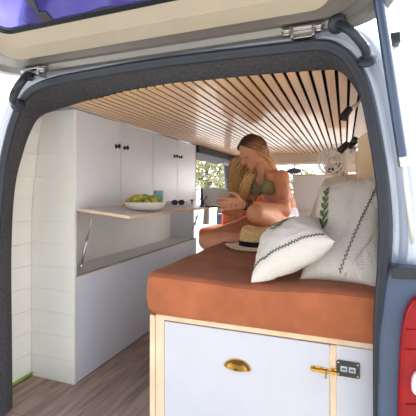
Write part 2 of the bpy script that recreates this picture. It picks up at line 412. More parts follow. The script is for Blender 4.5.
# tailgate ------------------------------------------------------------
LZ, LY, LS = 1.455, 1.125, .2
def LID(x, y, dz=0): return V((x, y, LZ+(LY-y)*LS+dz))
def rrect(x0, x1, y0, y1, r, dz, k=6):
    pts = []
    for cx_, cy_, a0 in ((x1-r, y1-r, 0), (x0+r, y1-r, 90), (x0+r, y0+r, 180), (x1-r, y0+r, 270)):
        for i in range(k+1):
            a = radians(a0+90*i/k); pts.append(LID(cx_+r*cos(a), cy_+r*sin(a), dz))
    return pts
def strip(bm, A, C):
    a = [bm.verts.new(p) for p in A]; c = [bm.verts.new(p) for p in C]; n = len(a)
    for i in range(n): bm.faces.new((a[i], a[(i+1) % n], c[(i+1) % n], c[i]))
lx0, lx1, ly0, ly1 = -1.35, .13, -.02, 1.125
bm = bmesh.new()
outer = rrect(lx0, lx1, ly0, ly1, .12, .03); e1 = rrect(lx0+.008, lx1-.008, ly0+.01, ly1-.006, .115, .0)
e2 = rrect(lx0+.04, lx1-.04, ly0+.04, ly1-.022, .10, .0); e3 = rrect(lx0+.055, lx1-.055, ly0+.05, ly1-.030, .10, .016)
e4 = rrect(lx0+.085, lx1-.085, ly0+.09, ly1-.055, .09, .018); e5 = rrect(lx0+.10, lx1-.10, ly0+.1, ly1-.062, .09, .004)
e5b = rrect(lx0+.15, lx1-.13, ly0+.14, ly1-.085, .07, .008)
e6 = rrect(lx0+.26, lx1-.22, ly0+.45, ly1-.21, .05, .035); top6 = rrect(lx0+.26, lx1-.22, ly0+.45, ly1-.21, .05, .075)
top = rrect(lx0+.02, lx1-.02, ly0, ly1-.01, .1, .075)
rs_ = (outer, e1, e2, e3, e4, e5, e5b, e6, top6, top)
for a, c in zip(rs_, rs_[1:]+(outer,)): strip(bm, a, c)
tg = obj('tailgate', bm, 'lidmetal', van, smooth=True)
md = tg.modifiers.new('e', 'EDGE_SPLIT'); md.split_angle = radians(50)
bm = bmesh.new()   # beige inner trim, a shallow dished frame round the window
tx0, tx1 = -1.17, -.025
a0 = rrect(tx0, tx1, .10, 1.022, .05, .014); a1 = rrect(tx0+.012, tx1-.012, .115, 1.010, .05, -.006)
a2 = rrect(tx0+.05, tx1-.04, .30, .955, .05, .0); a3 = rrect(tx0+.08, tx1-.07, .42, .905, .05, .022); a4 = rrect(tx0+.08, tx1-.07, .42, .905, .05, .045)
for a, c in zip((a0, a1, a2, a3), (a1, a2, a3, a4)): strip(bm, a, c)
tr = obj('trim_panel', bm, 'trim', tg, smooth=True)
bm = bmesh.new()
strip(bm, rrect(tx0+.075, tx1-.065, .415, .909, .05, .018), rrect(tx0+.085, tx1-.075, .43, .899, .045, .026)); solid(bm, .004)
obj('window_rubber', bm, 'blackp', tg)
bm = bmesh.new(); prism(bm, rrect(tx0+.08, tx1-.07, .42, .903, .05, .030), (0, 0, .005)); obj('rear_window', bm, 'glassp', tg)
bm = bmesh.new()   # dark reflection in the tinted glass, painted as thin dark strips
def lidpx(px, py, dz=0):
    r = ray(px, py); t = (LZ+dz+LY*LS-CAMZ)/(r.z+LS*r.y); return EYE+r*t
prism(bm, [lidpx(22, -2, .026), lidpx(32, -4, .026), lidpx(39, 12, .026), lidpx(46, 12, .026), lidpx(57, 26, .026), lidpx(46, 29.5, .026), lidpx(38, 18, .026), lidpx(36, 12, .026)], (0, 0, .003))
prism(bm, [lidpx(60, 24, .026), lidpx(72, 19, .026), lidpx(100, 9, .026), lidpx(140, 4, .026), lidpx(150, 6, .026), lidpx(110, 13.5, .026), lidpx(84, 20, .026), lidpx(62, 25.6, .026)], (0, 0, .003))
obj('window_reflection', bm, 'darkrefl', tg)
def hinge(cx):
    bm = bmesh.new()
    for dx in (-.045, .045):
        c = LID(cx+dx, 1.085, -.002)
        lathe(bm, [(.016, .0), (.016, -.006), (.011, -.007), (.011, -.016), (.006, -.018)], c, 12)
    box(bm, cx-.03, cx+.03, 1.098, 1.12, 1.440, 1.462)
    for dx in (-.03, .03): box(bm, cx+dx-.004, cx+dx+.004, 1.075, 1.12, 1.435, 1.470)
    box(bm, cx-.06, cx+.06, 1.078, 1.098, 1.462, 1.470)
    obj('hinge', bm, 'steel', tg, bevel=.0015)
hinge(-.115); hinge(-1.14)
# wiring sleeves: corrugated rubber from lid to body
def sleeve(pts, r=.0105, ribs=True):
    c = catmull(pts, 14); bm = bmesh.new(); rr = []
    for i in range(len(c)):
        rr.append(r*(1+(.16 if i % 2 else -.04)) if ribs and 6 < i < len(c)-6 else r*(1.15))
    tube(bm, c, rr, 14)
    for p, q in ((c[0], c[1]), (c[-1], c[-2])):
        ax = (p-q).normalized(); lathe(bm, [(.013, -.014), (.026, -.006), (.028, 0), (.024, .004)], p, 16, axis=ax)
    obj('wiring_sleeve', bm, 'rubber', van, smooth=True)
sleeve([lidpx(337, 24, -.004), P(348, 29, .97), P(359, 40, .97), P(366, 50, .98), PY(367, 61, 1.095)], .0115)
sleeve([lidpx(29, 74, -.004), P(23, 80, 1.33), P(16, 90, 1.33), P(13, 100, 1.34), PY(18, 105, 1.10)], .013, False)
# gas strut of the tailgate, upper dark cylinder and bright rod
bm = bmesh.new(); sa, sb, sc = P(377, -12, .93), P(403, 158, .97), P(413, 244, 1.0)
cyl(bm, sa, sb, .0135, 18); st = obj('gas_strut', bm, 'strut', van, smooth=False, label='dark gas strut beside the right edge of the rear opening')
bm = bmesh.new(); cyl(bm, sb, sc, .006, 12); obj('piston_rod', bm, 'white', st, smooth=True)
bm = bmesh.new(); ax = (sb-sa).normalized(); cyl(bm, sb-ax*.004, sb+ax*.022, .0145, 16); obj('strut_collar', bm, 'steel', st)

# ------------------------------------------------------------------ kitchen cabinets
low = thing('kitchen_cabinet', 'low white kitchen cabinet with open niche and fold-down flap on the left', 'cabinet', (-1.42, 2.28, 0))
xb = -1.555; ZL = .543; ZN = .872
bm = bmesh.new(); box(bm, XF-.015, XF, YC0, YC1, .002, ZL); box(bm, xb, XF-.018, YC1-.02, YC1-.002, .002, ZL+.3)
obj('front_panel', bm, 'cab', low, bevel=.0015)
bm = bmesh.new(); box(bm, xb, XF-.016, YC0+.018, YC1-.02, ZL-.02, ZL-.004); obj('niche_shelf', bm, 'board', low)
bm = bmesh.new(); box(bm, XF-.0165, XF+.0012, YC0, YC1, ZL, ZL+.006); box(bm, XF-.001, XF+.0014, YC1-.012, YC1, 0.0, ZC-.01)
obj('plywood_edge', bm, 'plyedge', low)
bm = bmesh.new(); box(bm, xb+.01, xb+.02, YC0+.018, YC1-.02, ZL-.004, ZN)
obj('niche_back', bm, 'plank', low)
# tall end panel with boards
bm = bmesh.new(); z = 0
while z < ZC-.01:
    zb = min(z+.118, ZC-.004)
    xa = CX-wallx(zb)+.004; xa0 = CX-wallx(z)+.004
    a = [bm.verts.new(p) for p in ((xa0, YC0-.012, z+.0005), (XF, YC0-.012, z+.0005), (XF, YC0+.004, z+.0005), (xa0, YC0+.004, z+.0005))]
    b = [bm.verts.new(p) for p in ((xa, YC0-.012, zb-.0005), (XF, YC0-.012, zb-.0005), (XF, YC0+.004, zb-.0005), (xa, YC0+.004, zb-.0005))]
    bm.faces.new(a[::-1]); bm.faces.new(b)
    for i in range(4): bm.faces.new((a[i], a[(i+1) % 4], b[(i+1) % 4], b[i]))
    z += .118
box(bm, xb, XF-.001, YC0-.009, YC0+.003, .002, 1.0); box(bm, -1.48, XF-.001, YC0-.009, YC0+.003, 1.0, ZC-.006)
obj('end_panel', bm, 'plank', low)
# flap hinged at the back, slightly tipped
flapA = radians(-6)
fm = Matrix.Translation((XF-.01, 0, ZN+.012)) @ Matrix.Rotation(-flapA, 4, 'Y')
bm = bmesh.new(); box(bm, 0, .325, YC0+.01, YC1-.01, 0, .015, fm)
fl = obj('fold_down_flap', bm, 'cab', low, bevel=.001, mats=['cab'])
bm = bmesh.new(); box(bm, .3252, .3268, YC0+.01, YC1-.01, .0005, .0145, fm); box(bm, 0, .325, YC0+.0084, YC0+.0098, .0005, .0145, fm)
obj('flap_edge', bm, 'ply', fl)
def strut(y):
    a = fm @ V((.09, y, -.004)); b = V((XF-.012, y, ZL+.09)); m_ = a.lerp(b, .45); bm = bmesh.new()
    if y < 2: b = V((XF+.004, y, ZL+.055)); m_ = a.lerp(b, .45)
    cyl(bm, m_, b, .007, 12); cyl(bm, a, m_, .0035, 8); ell(bm, a, (.009, .009, .007)); ell(bm, b, (.011, .009, .011))
    obj('gas_strut', bm, 'steel', fl, smooth=True)
strut(YC0+.035); strut(YC1-.05)
# wall cabinets: two units of two doors
ys = [YC0+.004, 1.888, 2.286, 2.684, YC1]
for u in range(2):
    y0, y1, ym = ys[2*u], ys[2*u+2], ys[2*u+1]
    t = thing('wall_cabinet', ('white two-door wall cabinet nearest the rear opening, above the fruit bowl' if u == 0 else 'white two-door wall cabinet farther forward, above the dark sunglasses'), 'cabinet', (-1.38, (y0+y1)/2, ZN+.02))
    bm = bmesh.new(); zz0 = ZN+.02
    box(bm, -1.50, XF-.019, y0+.006, y0+.02, zz0, 1.33); box(bm, -1.50, XF-.019, y1-.016, y1-.002, zz0, 1.33)
    box(bm, -1.54, XF-.019, y0+.02, y1-.016, zz0, zz0+.014); box(bm, -1.44, XF-.019, y0+.006, y1-.002, 1.33, ZC-.004)
    obj('carcass', bm, 'cab', t)
    for (a, b, kn) in ((y0+.002, ym-.002, ym-.05), (ym+.002, y1-.002, ym+.038)):
        bm = bmesh.new(); box(bm, XF-.018, XF, a, b, zz0, ZC-.003); d = obj('door', bm, 'cab', t, bevel=.0015)
        bm = bmesh.new(); lathe(bm, [(.013, 0), (.013, .003), (.005, .005), (.005, .016), (.011, .019), (.0145, .025), (.011, .026), (.004, .032)], (XF, kn, 1.252 if u == 0 else 1.262), 18, axis=(1, 0, 0))
        obj('knob', bm, 'knob', d, smooth=True)

# ------------------------------------------------------------------ bed base
bx0 = PY(150, 350, BY+.01).x; bx1 = .33
bed = thing('bed_base', 'white bed base with plywood edges and brass cup handle under the rust mattress', 'bed base', ((bx0+bx1)/2, 2.0, 0))
yb = BY+.012
def xat(px, Y): return PY(px, 300, Y).x
xs1, xs2, xs3 = xat(155.5, yb), xat(164.5, yb), xat(330, yb); xs4 = xat(336.5, yb)
bm = bmesh.new(); box(bm, bx0+.0, xs1-.001, yb-.004, yb+.014, .003, ZB-.005)      # side board edge (light front)
box(bm, xs1+.0005, xs2-.001, yb-.001, yb+.04, .003, ZB-.006)
box(bm, xs3+.0015, xs4-.001, yb-.001, yb+.04, .003, ZB-.022)
box(bm, xs1+.0005, bx1, yb+.0005, yb+.04, ZB-.019, ZB-.001); box(bm, xs2, xs3, yb+.002, yb+.04, .003, .03)
obj('frame', bm, 'ply', bed, bevel=.0012)
bm = bmesh.new(); box(bm, bx0, bx0+.015, yb+.014, 3.28, .003, ZB-.004); box(bm, bx0+.015, bx1, 3.26, 3.28, .003, ZB-.004); box(bm, bx0+.015, bx1, yb+.04, 3.26, ZB-.02, ZB-.004)
obj('side_panel', bm, 'cab', bed)
bm = bmesh.new(); box(bm, xs2+.0015, xs3-.0015, yb-.004, yb+.012, .034, ZB-.022); dr = obj('door', bm, 'bedwhite', bed, bevel=.0015)
bm = bmesh.new(); box(bm, xs4+.0005, bx1, yb-.003, yb+.012, .003, ZB-.020); obj('fixed_panel', bm, 'bedwhite', bed, bevel=.001)
# brass cup pull
bm = bmesh.new(); hc = PY(237.5, 365, yb-.004); N = 16; rows = []
for j in range(7):
    t = j/6*pi/2; row = []
    for i in range(N+1):
        a = pi*i/N; rx = .043*cos(t)**.7 if j < 6 else .0; rx = .043*math.sqrt(max(0, 1-(j/6)**2))
        row.append(hc+V((cos(a)*rx, -.024*(j/6), sin(a)*.026*math.sqrt(max(0, 1-(j/6)**2))-.010)))
    rows.append(row)
loft(bm, rows); solid(bm, .0015)
fr_ = [hc+V((cos(2*pi*i/24)*.047, -.0015, sin(2*pi*i/24)*.024*(1.15 if sin(2*pi*i/24) > 0 else .35)-.008)) for i in range(24)]; tube(bm, fr_, .0022, 8, closed=True)
obj('cup_handle', bm, 'gold', dr, smooth=True)
# brass barrel bolt
bt = PY(323, 370, yb-.004); bm = bmesh.new()
Z1 = bt.z; xa, xb_ = xat(311, yb-.004), xat(337, yb-.004)
box(bm, xa, xat(327, yb-.004), yb-.0065, yb-.0045, Z1-.009, Z1+.009); box(bm, xat(330.5, yb), xat(337, yb), yb-.0065, yb-.0015, Z1-.009, Z1+.009)
tube(bm, [(xa-.001, yb-.010, Z1), (xb_, yb-.010, Z1)], .0038, 12)
for xx in (xat(314, yb), xat(322, yb), xat(333, yb)): tube(bm, [(xx-.003, yb-.0105, Z1), (xx+.003, yb-.0105, Z1)], .0065, 12)
tube(bm, [(xat(326, yb), yb-.012, Z1), (xat(326, yb), yb-.022, Z1-.012)], .003, 8); ell(bm, (xat(326, yb), yb-.022, Z1-.014), (.004, .004, .004))
obj('barrel_bolt', bm, 'gold', bed, bevel=.0006)
# socket plate
sp = PY(348, 369, yb-.004); bm = bmesh.new(); w_, h_ = .0335, .024
pts = []
for cx_, cz_, a0 in ((w_-.005, h_-.005, 0), (-w_+.005, h_-.005, 90), (-w_+.005, -h_+.005, 180), (w_-.005, -h_+.005, 270)):
    for i in range(5): a = radians(a0+90*i/4); pts.append(V((sp.x+cx_+.005*cos(a), yb-.004, sp.z+cz_+.005*sin(a))))
prism(bm, pts, (0, -.004, 0)); so = obj('socket_plate', bm, 'blackp', bed, bevel=.001)
for dx in (-.012, .012):
    bm = bmesh.new(); box(bm, sp.x+dx-.0095, sp.x+dx+.0095, yb-.0092, yb-.0082, sp.z-.0085, sp.z+.0085); obj('usb_port', bm, 'sock', so, bevel=.0005)
for dx in (-.012, .012):
    bm = bmesh.new(); box(bm, sp.x+dx-.006, sp.x+dx+.006, yb-.0098, yb-.0094, sp.z-.002, sp.z+.0025); box(bm, sp.x+dx-.006, sp.x+dx-.002, yb-.0098, yb-.0094, sp.z-.006, sp.z-.0035); box(bm, sp.x+dx+.002, sp.x+dx+.006, yb-.0098, yb-.0094, sp.z-.006, sp.z-.0035); obj('usb_slot', bm, 'blackp', so)
for dx in (-.028, .028):
    for dz in (-.018, .018):
        bm = bmesh.new(); lathe(bm, [(.0028, 0), (.0028, .001), (.001, .0014)], (sp.x+dx, yb-.008, sp.z+dz), 10, axis=(0, -1, 0)); obj('screw', bm, 'gold', so)

# ------------------------------------------------------------------ mattress
def mattress():
    bm = bmesh.new(); x0, x1, y0, y1 = bx0+.006, .315, BY-.012, 3.25; nx, ny = 40, 60; r = .018
    def top(x, y):
        e = min(x-x0, x1-x, y-y0, y1-y); z = ZT
        if e < r: z -= r-math.sqrt(max(0, r*r-(r-e)**2))
        z += .006*noise.noise(V((x*5, y*5, 1))) - .012*math.exp(-((x+.3)/.2)**2)*math.exp(-((y-BY)/.5)**2)
        return z
    xs = [x0+(x1-x0)*(.5-.5*cos(pi*i/nx)) for i in range(nx+1)]; ysg = [y0+(y1-y0)*(.5-.5*cos(pi*i/ny)) for i in range(ny+1)]
    G = [[bm.verts.new((x, y, top(x, y))) for x in xs] for y in ysg]
    for j in range(ny):
        for i in range(nx): bm.faces.new((G[j][i], G[j][i+1], G[j+1][i+1], G[j+1][i])).material_index = 0
    ring = [G[0][i] for i in range(nx+1)]+[G[j][nx] for j in range(1, ny+1)]+[G[ny][i] for i in range(nx-1, -1, -1)]+[G[j][0] for j in range(ny-1, 0, -1)]
    cxm, cym = (x0+x1)/2, (y0+y1)/2; prev = ring; n = len(ring)
    for k, (z, ins) in enumerate(((ZT-.06, -.004), (ZB+.07, -.004), (ZB+.03, -.002), (ZB+.010, .006), (ZB, .02))):
        cur = []
        for v in ring:
            x, y = v.co.x, v.co.y
            nxn = (-1 if abs(x-x0) < 1e-6 else 1 if abs(x-x1) < 1e-6 else 0); nyn = (-1 if abs(y-y0) < 1e-6 else 1 if abs(y-y1) < 1e-6 else 0)
            w = .003*noise.noise(V((x*9, y*9, z*14)))
            cur.append(bm.verts.new((x-nxn*(ins+w), y-nyn*(ins+w), z)))
        for i in range(n): bm.faces.new((prev[i], prev[(i+1) % n], cur[(i+1) % n], cur[i])).material_index = 1
        prev = cur
    bm.faces.new(prev).material_index = 1
    return obj('mattress', bm, None, smooth=True, mats=['cordx', 'cordz'])
tag(mattress(), 'thick rust corduroy mattress on the bed base', 'mattress')

# ------------------------------------------------------------------ pillows
def pillow(name, label, corners, th, m, seed, push=0.5):
    A, Bc, Cc, D = corners     # A u0v0, Bc u1v0, Cc u0v1, D u1v1
    nrm = (Bc-A).cross(Cc-A).normalized()
    if nrm.dot(EYE-A) < 0: nrm = -nrm
    def surf(u, v, s=1, off=0):
        e = 4*u*(1-u); f = 4*v*(1-v)
        # edges curve inwards between the pulled-out corners
        uu = .5+(u-.5)*(1-.10*f*abs(2*u-1)**2); vv = .5+(v-.5)*(1-.10*e*abs(2*v-1)**2)
        p = A*(1-uu)*(1-vv)+Bc*uu*(1-vv)+Cc*(1-uu)*vv+D*uu*vv
        h = th*.5*(max(e, 0)**.42)*(max(f, 0)**.42)
        w = noise.noise(V((u*3.2+seed, v*3.2, seed)))*.12+noise.noise(V((u*8+seed, v*8, 2)))*.05
        edge = (1-e*f)**2
        rid = .35*abs(noise.noise(V((u*10, v*10, seed+5))))*edge
        h *= (1+w-rid)
        q = p+nrm*(h*s+off)
        if s < 0 and q.z < ZT+.004: q = q
        return q
    bm = bmesh.new(); n = 40; gr = []
    for s in (1, -1):
        g = [[None]*(n+1) for _ in range(n+1)]
        for i in range(n+1):
            for j in range(n+1):
                if s == -1 and (i in (0, n) or j in (0, n)): g[i][j] = gr[0][i][j]
                else:
                    q = surf(i/n, j/n, s)
                    g[i][j] = bm.verts.new(q)
        gr.append(g)
        for i in range(n):
            for j in range(n): bm.faces.new((g[i][j], g[i+1][j], g[i+1][j+1], g[i][j+1]))
    for v in bm.verts:
        if v.co.z < ZT-.004: v.co.z = ZT-.004+(v.co.z-ZT)*.05
    o = obj(name, bm, m, smooth=True, subs=1); tag(o, label, 'pillow')
    return o, surf
def zigzag(o, surf, a, b, n=26, amp=.012, fn=None, s=1):
    pts = []
    for i in range(n*2+1):
        t = i/(n*2); u = a[0]+(b[0]-a[0])*t; v = a[1]+(b[1]-a[1])*t
        du, dv = b[0]-a[0], b[1]-a[1]; L = math.hypot(du, dv); px_, py_ = -dv/L, du/L
        k = amp*(1 if i % 2 else -1)
        for q in ((u+px_*k, v+py_*k),): pts.append(surf(q[0], q[1], s, .0022))
    fine = []
    for p, q in zip(pts, pts[1:]): fine += [p, p.lerp(q, .5)]
    bm = bmesh.new(); tube(bm, fine, .0016, 6); obj('zigzag_stitching', bm, 'thread', o)
def leafspray(o, surf, base, tip, nl, L, m='green'):
    bm = bmesh.new(); st = []
    for i in range(9):
        t = i/8; st.append(surf(base[0]+(tip[0]-base[0])*t, base[1]+(tip[1]-base[1])*t, 1, .002))
    tube(bm, st, .0013, 6)
    dx, dy = tip[0]-base[0], tip[1]-base[1]; a0 = math.atan2(dy, dx)
    for k in range(nl):
        t = .15+.85*k/(nl-1); sgn = 1 if k % 2 else -1; a = a0+sgn*(.75-.35*t); bu, bv = base[0]+dx*t, base[1]+dy*t; l = L*(1-.35*t)
        pts = []
        for i in range(9):
            s = i/8; w = .18*l*sin(pi*s)
            pts.append((bu+cos(a)*l*s-sin(a)*w, bv+sin(a)*l*s+cos(a)*w))
        for i in range(7, 0, -1):
            s = i/8; w = -.18*l*sin(pi*s)
            pts.append((bu+cos(a)*l*s-sin(a)*w, bv+sin(a)*l*s+cos(a)*w))
        up_ = [bm.verts.new(surf(min(max(u, .01), .99), min(max(v, .01), .99), 1, .003)) for u, v in pts]
        bm.faces.new(up_)
    obj('leaf_embroidery', bm, m, o)
pf, sf = pillow('pillow', 'white square pillow lying in front, with a zigzag edge and green embroidered leaves', (P(250, 284, 1.19), P(336, 241, 1.12), P(263, 236, 1.50), P(320, 219, 1.34)), .15, 'linen', 3.1)
zigzag(pf, sf, (.05, .10), (.96, .10), 24, .016)
leafspray(pf, sf, (.72, .72), (.30, .86), 11, .20); leafspray(pf, sf, (.60, .66), (.40, .60), 5, .14)
pb, sb_ = pillow('pillow', 'large cream pillow standing upright against the right wall, zigzag stitched, nearest the opening', (P(298, 284, 1.24), P(384, 296, 1.12), P(318, 186, 1.55), P(394, 172, 1.36)), .15, 'linen', 8.7)
zigzag(pb, sb_, (.50, .05), (.90, .93), 26, .014)
leafspray(pb, sb_, (.22, .32), (.17, .80), 11, .13)
bm = bmesh.new(); tube(bm, [sb_(.55, .03, 1, .002), sb_(.66, .16, 1, .003), sb_(.80, .30, 1, .003), sb_(.93, .52, 1, .003)], .003, 8); obj('seam', bm, 'linen', pb, smooth=True)
pc, sc_ = pillow('pillow', 'beige linen cushion with knotted ties standing behind the two embroidered pillows', (P(300, 246, 1.86), P(372, 240, 1.60), P(326, 178, 1.98), P(366, 172, 1.80)), .18, 'beigelinen', 5.5)
bm = bmesh.new()
for t in (.35, .5):
    a = sc_(t, .98, 1, 0); tube(bm, catmull([a, a+V((.01, -.02, .02)), a+V((.03, -.03, -.01)), a+V((.04, -.05, -.07)), a+V((.06, -.05, -.11))], 4), .005, 6)
    ell(bm, a+V((0, -.01, .01)), (.014, .012, .012))
obj('tie', bm, 'beigelinen', pc, smooth=True)

# white blanket at the far end of the bed
bm = bmesh.new(); nx, ny = 24, 24; top_, bot_ = [], []
for j in range(ny+1):
    a_, b_ = [], []
    for i in range(nx+1):
        u, v = i/nx, j/ny; x = -.46+.70*u+.02*sin(v*7); y = 2.76+.46*v+.02*sin(u*9); e = min(u, 1-u, v, 1-v)
        h = .055*min(1, e*9)**.5*(1+.35*noise.noise(V((u*5, v*5, 4))))
        a_.append(V((x, y, ZT+.006+h))); b_.append(V((x, y, ZT+.006)))
    top_.append(a_); bot_.append(b_)
loft(bm, top_); loft(bm, bot_); bmesh.ops.remove_doubles(bm, verts=bm.verts[:], dist=.0005)
tag(obj('blanket', bm, 'shorts', smooth=True), 'white blanket folded on the mattress in front of the white board', 'blanket')

# ------------------------------------------------------------------ straw hat
hb = PZ(252, 246, ZT+.004)
hat = thing('straw_hat', 'straw hat with a navy ribbon lying on the mattress in front of the woman', 'hat', hb)
hc = hb+V((.03, .06, .0)); hc = P(258, 243, 1.88); hc.z = ZT+.004
bm = bmesh.new(); N = 40; rows = []
def bw(a): return .014*sin(2*a+.6)+.008*sin(a)
for r_, z_ in ((.155, .004), (.14, .002), (.115, .003), (.095, .008), (.088, .012)):
    rows.append([hc+V((r_*1.12*cos(2*pi*i/N), r_*sin(2*pi*i/N), z_+max(0, bw(2*pi*i/N))*(r_-.088)/.067)) for i in range(N+1)])
loft(bm, rows); solid(bm, -.003); bmesh.ops.remove_doubles(bm, verts=bm.verts[:], dist=.0002)
obj('brim', bm, 'strawpale', hat, smooth=True)
bm = bmesh.new(); rows = []
for r_, z_ in ((.088, .010), (.087, .045), (.084, .075), (.076, .098), (.064, .110), (.045, .113), (.02, .106), (.001, .102)):
    rows.append([hc+V((r_*1.12*cos(2*pi*i/N), r_*sin(2*pi*i/N), z_-.012*abs(sin(2*pi*i/N))**2*(z_ > .09)*(1 if r_ < .07 else .3))) for i in range(N+1)])
loft(bm, rows); bmesh.ops.remove_doubles(bm, verts=bm.verts[:], dist=.0002); obj('crown', bm, 'straw', hat, smooth=True)
bm = bmesh.new(); rows = [[hc+V(((.0905-k*.001)*1.12*cos(2*pi*i/N), (.0905-k*.001)*sin(2*pi*i/N), z_)) for i in range(N+1)] for k, z_ in enumerate((.012, .038))]
loft(bm, rows); solid(bm, .001); obj('ribbon', bm, 'navy', hat, smooth=True)

# ------------------------------------------------------------------ things on the flap
def flz(x): return (fm @ V((x-(XF-.01), 0, .0155))).z
bc = P(145, 212, 2.05); bc.z = flz(bc.x)+.002
bowl = thing('fruit_bowl', 'shallow cream bowl full of green fruit on the fold-down flap', 'bowl', bc)
bm = bmesh.new(); lathe(bm, [(.05, .0), (.085, .004), (.108, .018), (.118, .038), (.121, .046), (.117, .046), (.110, .026), (.09, .014), (.03, .009), (.001, .008)], bc, 36, capped=False)
obj('bowl_body', bm, 'bowl', bowl, smooth=True)
def fruit_mesh():
    bm = bmesh.new(); ell(bm, (0, 0, 0), (.019, .019, .020), u=16, v=10)
    return bm
fruit0 = None; k = 0
places = ['at the rear rim of the bowl', 'in the middle of the heap', 'at the cab side rim of the bowl', 'at the near rim of the bowl']
fr_pts = []
for ring, (rr, zz, cnt) in enumerate(((.09, .040, 14), (.058, .050, 10), (.028, .060, 6), (.0, .070, 1), (.05, .066, 5))):
    for i in range(cnt):
        a = 2*pi*i/cnt+ring*.4
        fr_pts.append(V((rr*cos(a), rr*sin(a), zz+random.uniform(-.004, .010))))
for p in fr_pts:
    if fruit0 is None: f = obj('green_fruit', fruit_mesh(), 'lime', smooth=True); fruit0 = f
    else: f = fruit0.copy(); COL.objects.link(f)
    f.location = bc+p; f.rotation_euler = (random.random()*3, random.random()*3, 0); s_ = random.uniform(.78, 1.06); f.scale = (s_, s_, s_)
    tag(f, 'small green fruit heaped in the cream bowl', 'fruit', 'green fruit in the cream bowl')
def banana(p0, p1, p2, lab):
    c = catmull([p0, p1, p2], 8); n = len(c); rr = [.0155*min(1, (.25+4*min(i, n-1-i)/n)) for i in range(n)]
    bm = bmesh.new(); tube(bm, c, rr, 10); o = obj('banana', bm, 'banana', smooth=True); tag(o, lab, 'banana')
    bm = bmesh.new(); tube(bm, [p0, p0+(p0-p1).normalized()*.018], .004, 6); obj('stalk', bm, 'banana', o)
def bp(px, py, d): return P(px, py, d)
banana(bp(124, 206, 2.0), bp(130, 200.5, 2.02), bp(141, 198, 2.08), 'yellow banana lying along the left rim of the fruit bowl')
banana(bp(126, 203, 2.07), bp(136, 197, 2.12), bp(151, 198.5, 2.18), 'banana behind the green fruit, uppermost in the bowl')
cc = P(158.5, 207, 2.32); cc.z = flz(cc.x)+.001
bm = bmesh.new(); lathe(bm, [(.026, 0), (.031, .004), (.032, .098), (.030, .104), (.028, .102), (.028, .01), (.001, .008)], cc, 24, capped=False); jar = obj('candle_jar', bm, 'teal', smooth=True); tag(jar, 'turquoise speckled candle jar behind the fruit bowl', 'jar')
bm = bmesh.new(); lathe(bm, [(.0275, .092), (.0275, .093)], cc, 20); obj('wax', bm, 'bowl', jar)
# dark sunglasses
def ring3(c, a, b, r, n=16, rx=.02, rz=.016):
    return [c+a*(rx*cos(2*pi*i/n))+b*(rz*sin(2*pi*i/n)) for i in range(n)]
gc = P(178, 209, 2.62); gc.z = flz(gc.x)+.018
sg = thing('sunglasses', 'dark sunglasses with long arms on the flap beside the fruit bowl', 'sunglasses', gc-V((0, 0, .018)))
bm = bmesh.new(); ga, gb = V((.5, .86, 0)), V((0, 0, 1))
for s in (-1, 1): tube(bm, ring3(gc+ga*.03*s, ga, gb, 0, rx=.026, rz=.017), .0032, 6, closed=True)
tube(bm, [gc-ga*.008+gb*.005, gc+ga*.008+gb*.005], .003, 6); obj('frame', bm, 'blackp', sg)
bm = bmesh.new()
for s in (-1, 1): prism(bm, ring3(gc+ga*.03*s, ga, gb, 0, rx=.024, rz=.015), (.001, -.001, 0))
obj('lens', bm, 'blackp', sg)
bm = bmesh.new(); tube(bm, [gc-ga*.055+gb*.006, gc-ga*.055+V((-.10, .02, .004)), gc-ga*.055+V((-.13, .03, -.014))], .003, 6); tube(bm, [gc+ga*.055+gb*.006, gc+ga*.055+V((-.03, .10, .002)), gc+ga*.05+V((-.03, .13, -.012))], .003, 6); obj('temple', bm, 'blackp', sg)
pc_ = P(192, 211, 2.85); pc_.z = flz(pc_.x)
bm = bmesh.new(); lathe(bm, [(.006, 0), (.005, .004), (.0035, .018), (.011, .024), (.013, .032), (.011, .034)], pc_, 14); tag(obj('flap_catch', bm, 'knob', smooth=True), 'small dark knob standing near the front edge of the flap end', 'knob')

# ------------------------------------------------------------------ cab: seats, partition
pw = 3.36
part = thing('partition_board', 'white board with a wooden top edge behind the bed, in front of the windscreen', 'board', (-.28, pw, ZT))
xl, xr_ = PY(293, 190, pw).x, .28
zt_ = PY(300, 174.5, pw).z; zr = PY(300, 210, pw).z
bm = bmesh.new(); box(bm, xl, xr_, pw, pw+.018, 0, zt_-.012); obj('panel', bm, 'board', part)
bm = bmesh.new(); box(bm, xl-.002, xr_, pw-.006, pw+.022, zt_-.012, zt_); box(bm, xl, xr_, pw-.004, pw, zr-.012, zr+.004); obj('wooden_edge', bm, 'ply', part, bevel=.002)
def seat(x0, x1, m, lab, zoff=0, head=True, yy=3.5, zc=.60):
    t = thing('front_seat', lab, 'car seat', ((x0+x1)/2, yy+.25, 0))
    bm = bmesh.new(); box(bm, x0, x1, yy+.06, yy+.58, zc-.13, zc); obj('seat_cushion', bm, m, t, bevel=.045, seg=4, smooth=True)
    bm = bmesh.new(); mx = Matrix.Translation(((x0+x1)/2, yy, zc-.08)) @ Matrix.Rotation(radians(10), 4, 'X'); w = (x1-x0)/2
    box(bm, -w, w, -.11, .02, 0, .52, mx); obj('backrest', bm, m, t, bevel=.045, seg=4, smooth=True)
    bm = bmesh.new(); box(bm, x0+.05, x1-.05, yy+.1, yy+.5, 0.002, zc-.13); obj('seat_base', bm, 'dark', t)
    if head:
        bm = bmesh.new(); mc = (x0+x1)/2; box(bm, -.10, .10, -.085, .0, .58, .74, mx); h = obj('headrest', bm, 'seatblack', t, bevel=.04, seg=4, smooth=True)
        for s in (-1, 1): bm = bmesh.new(); cyl(bm, mx @ V((s*.05, -.045, .5)), mx @ V((s*.05, -.045, .6)), .006, 8); obj('headrest_post', bm, 'steel', h)
    return t
st2 = thing('front_seat', 'wide orange front seat beyond the woman, beside the open cab door', 'car seat', (-.9, 3.6, 0))
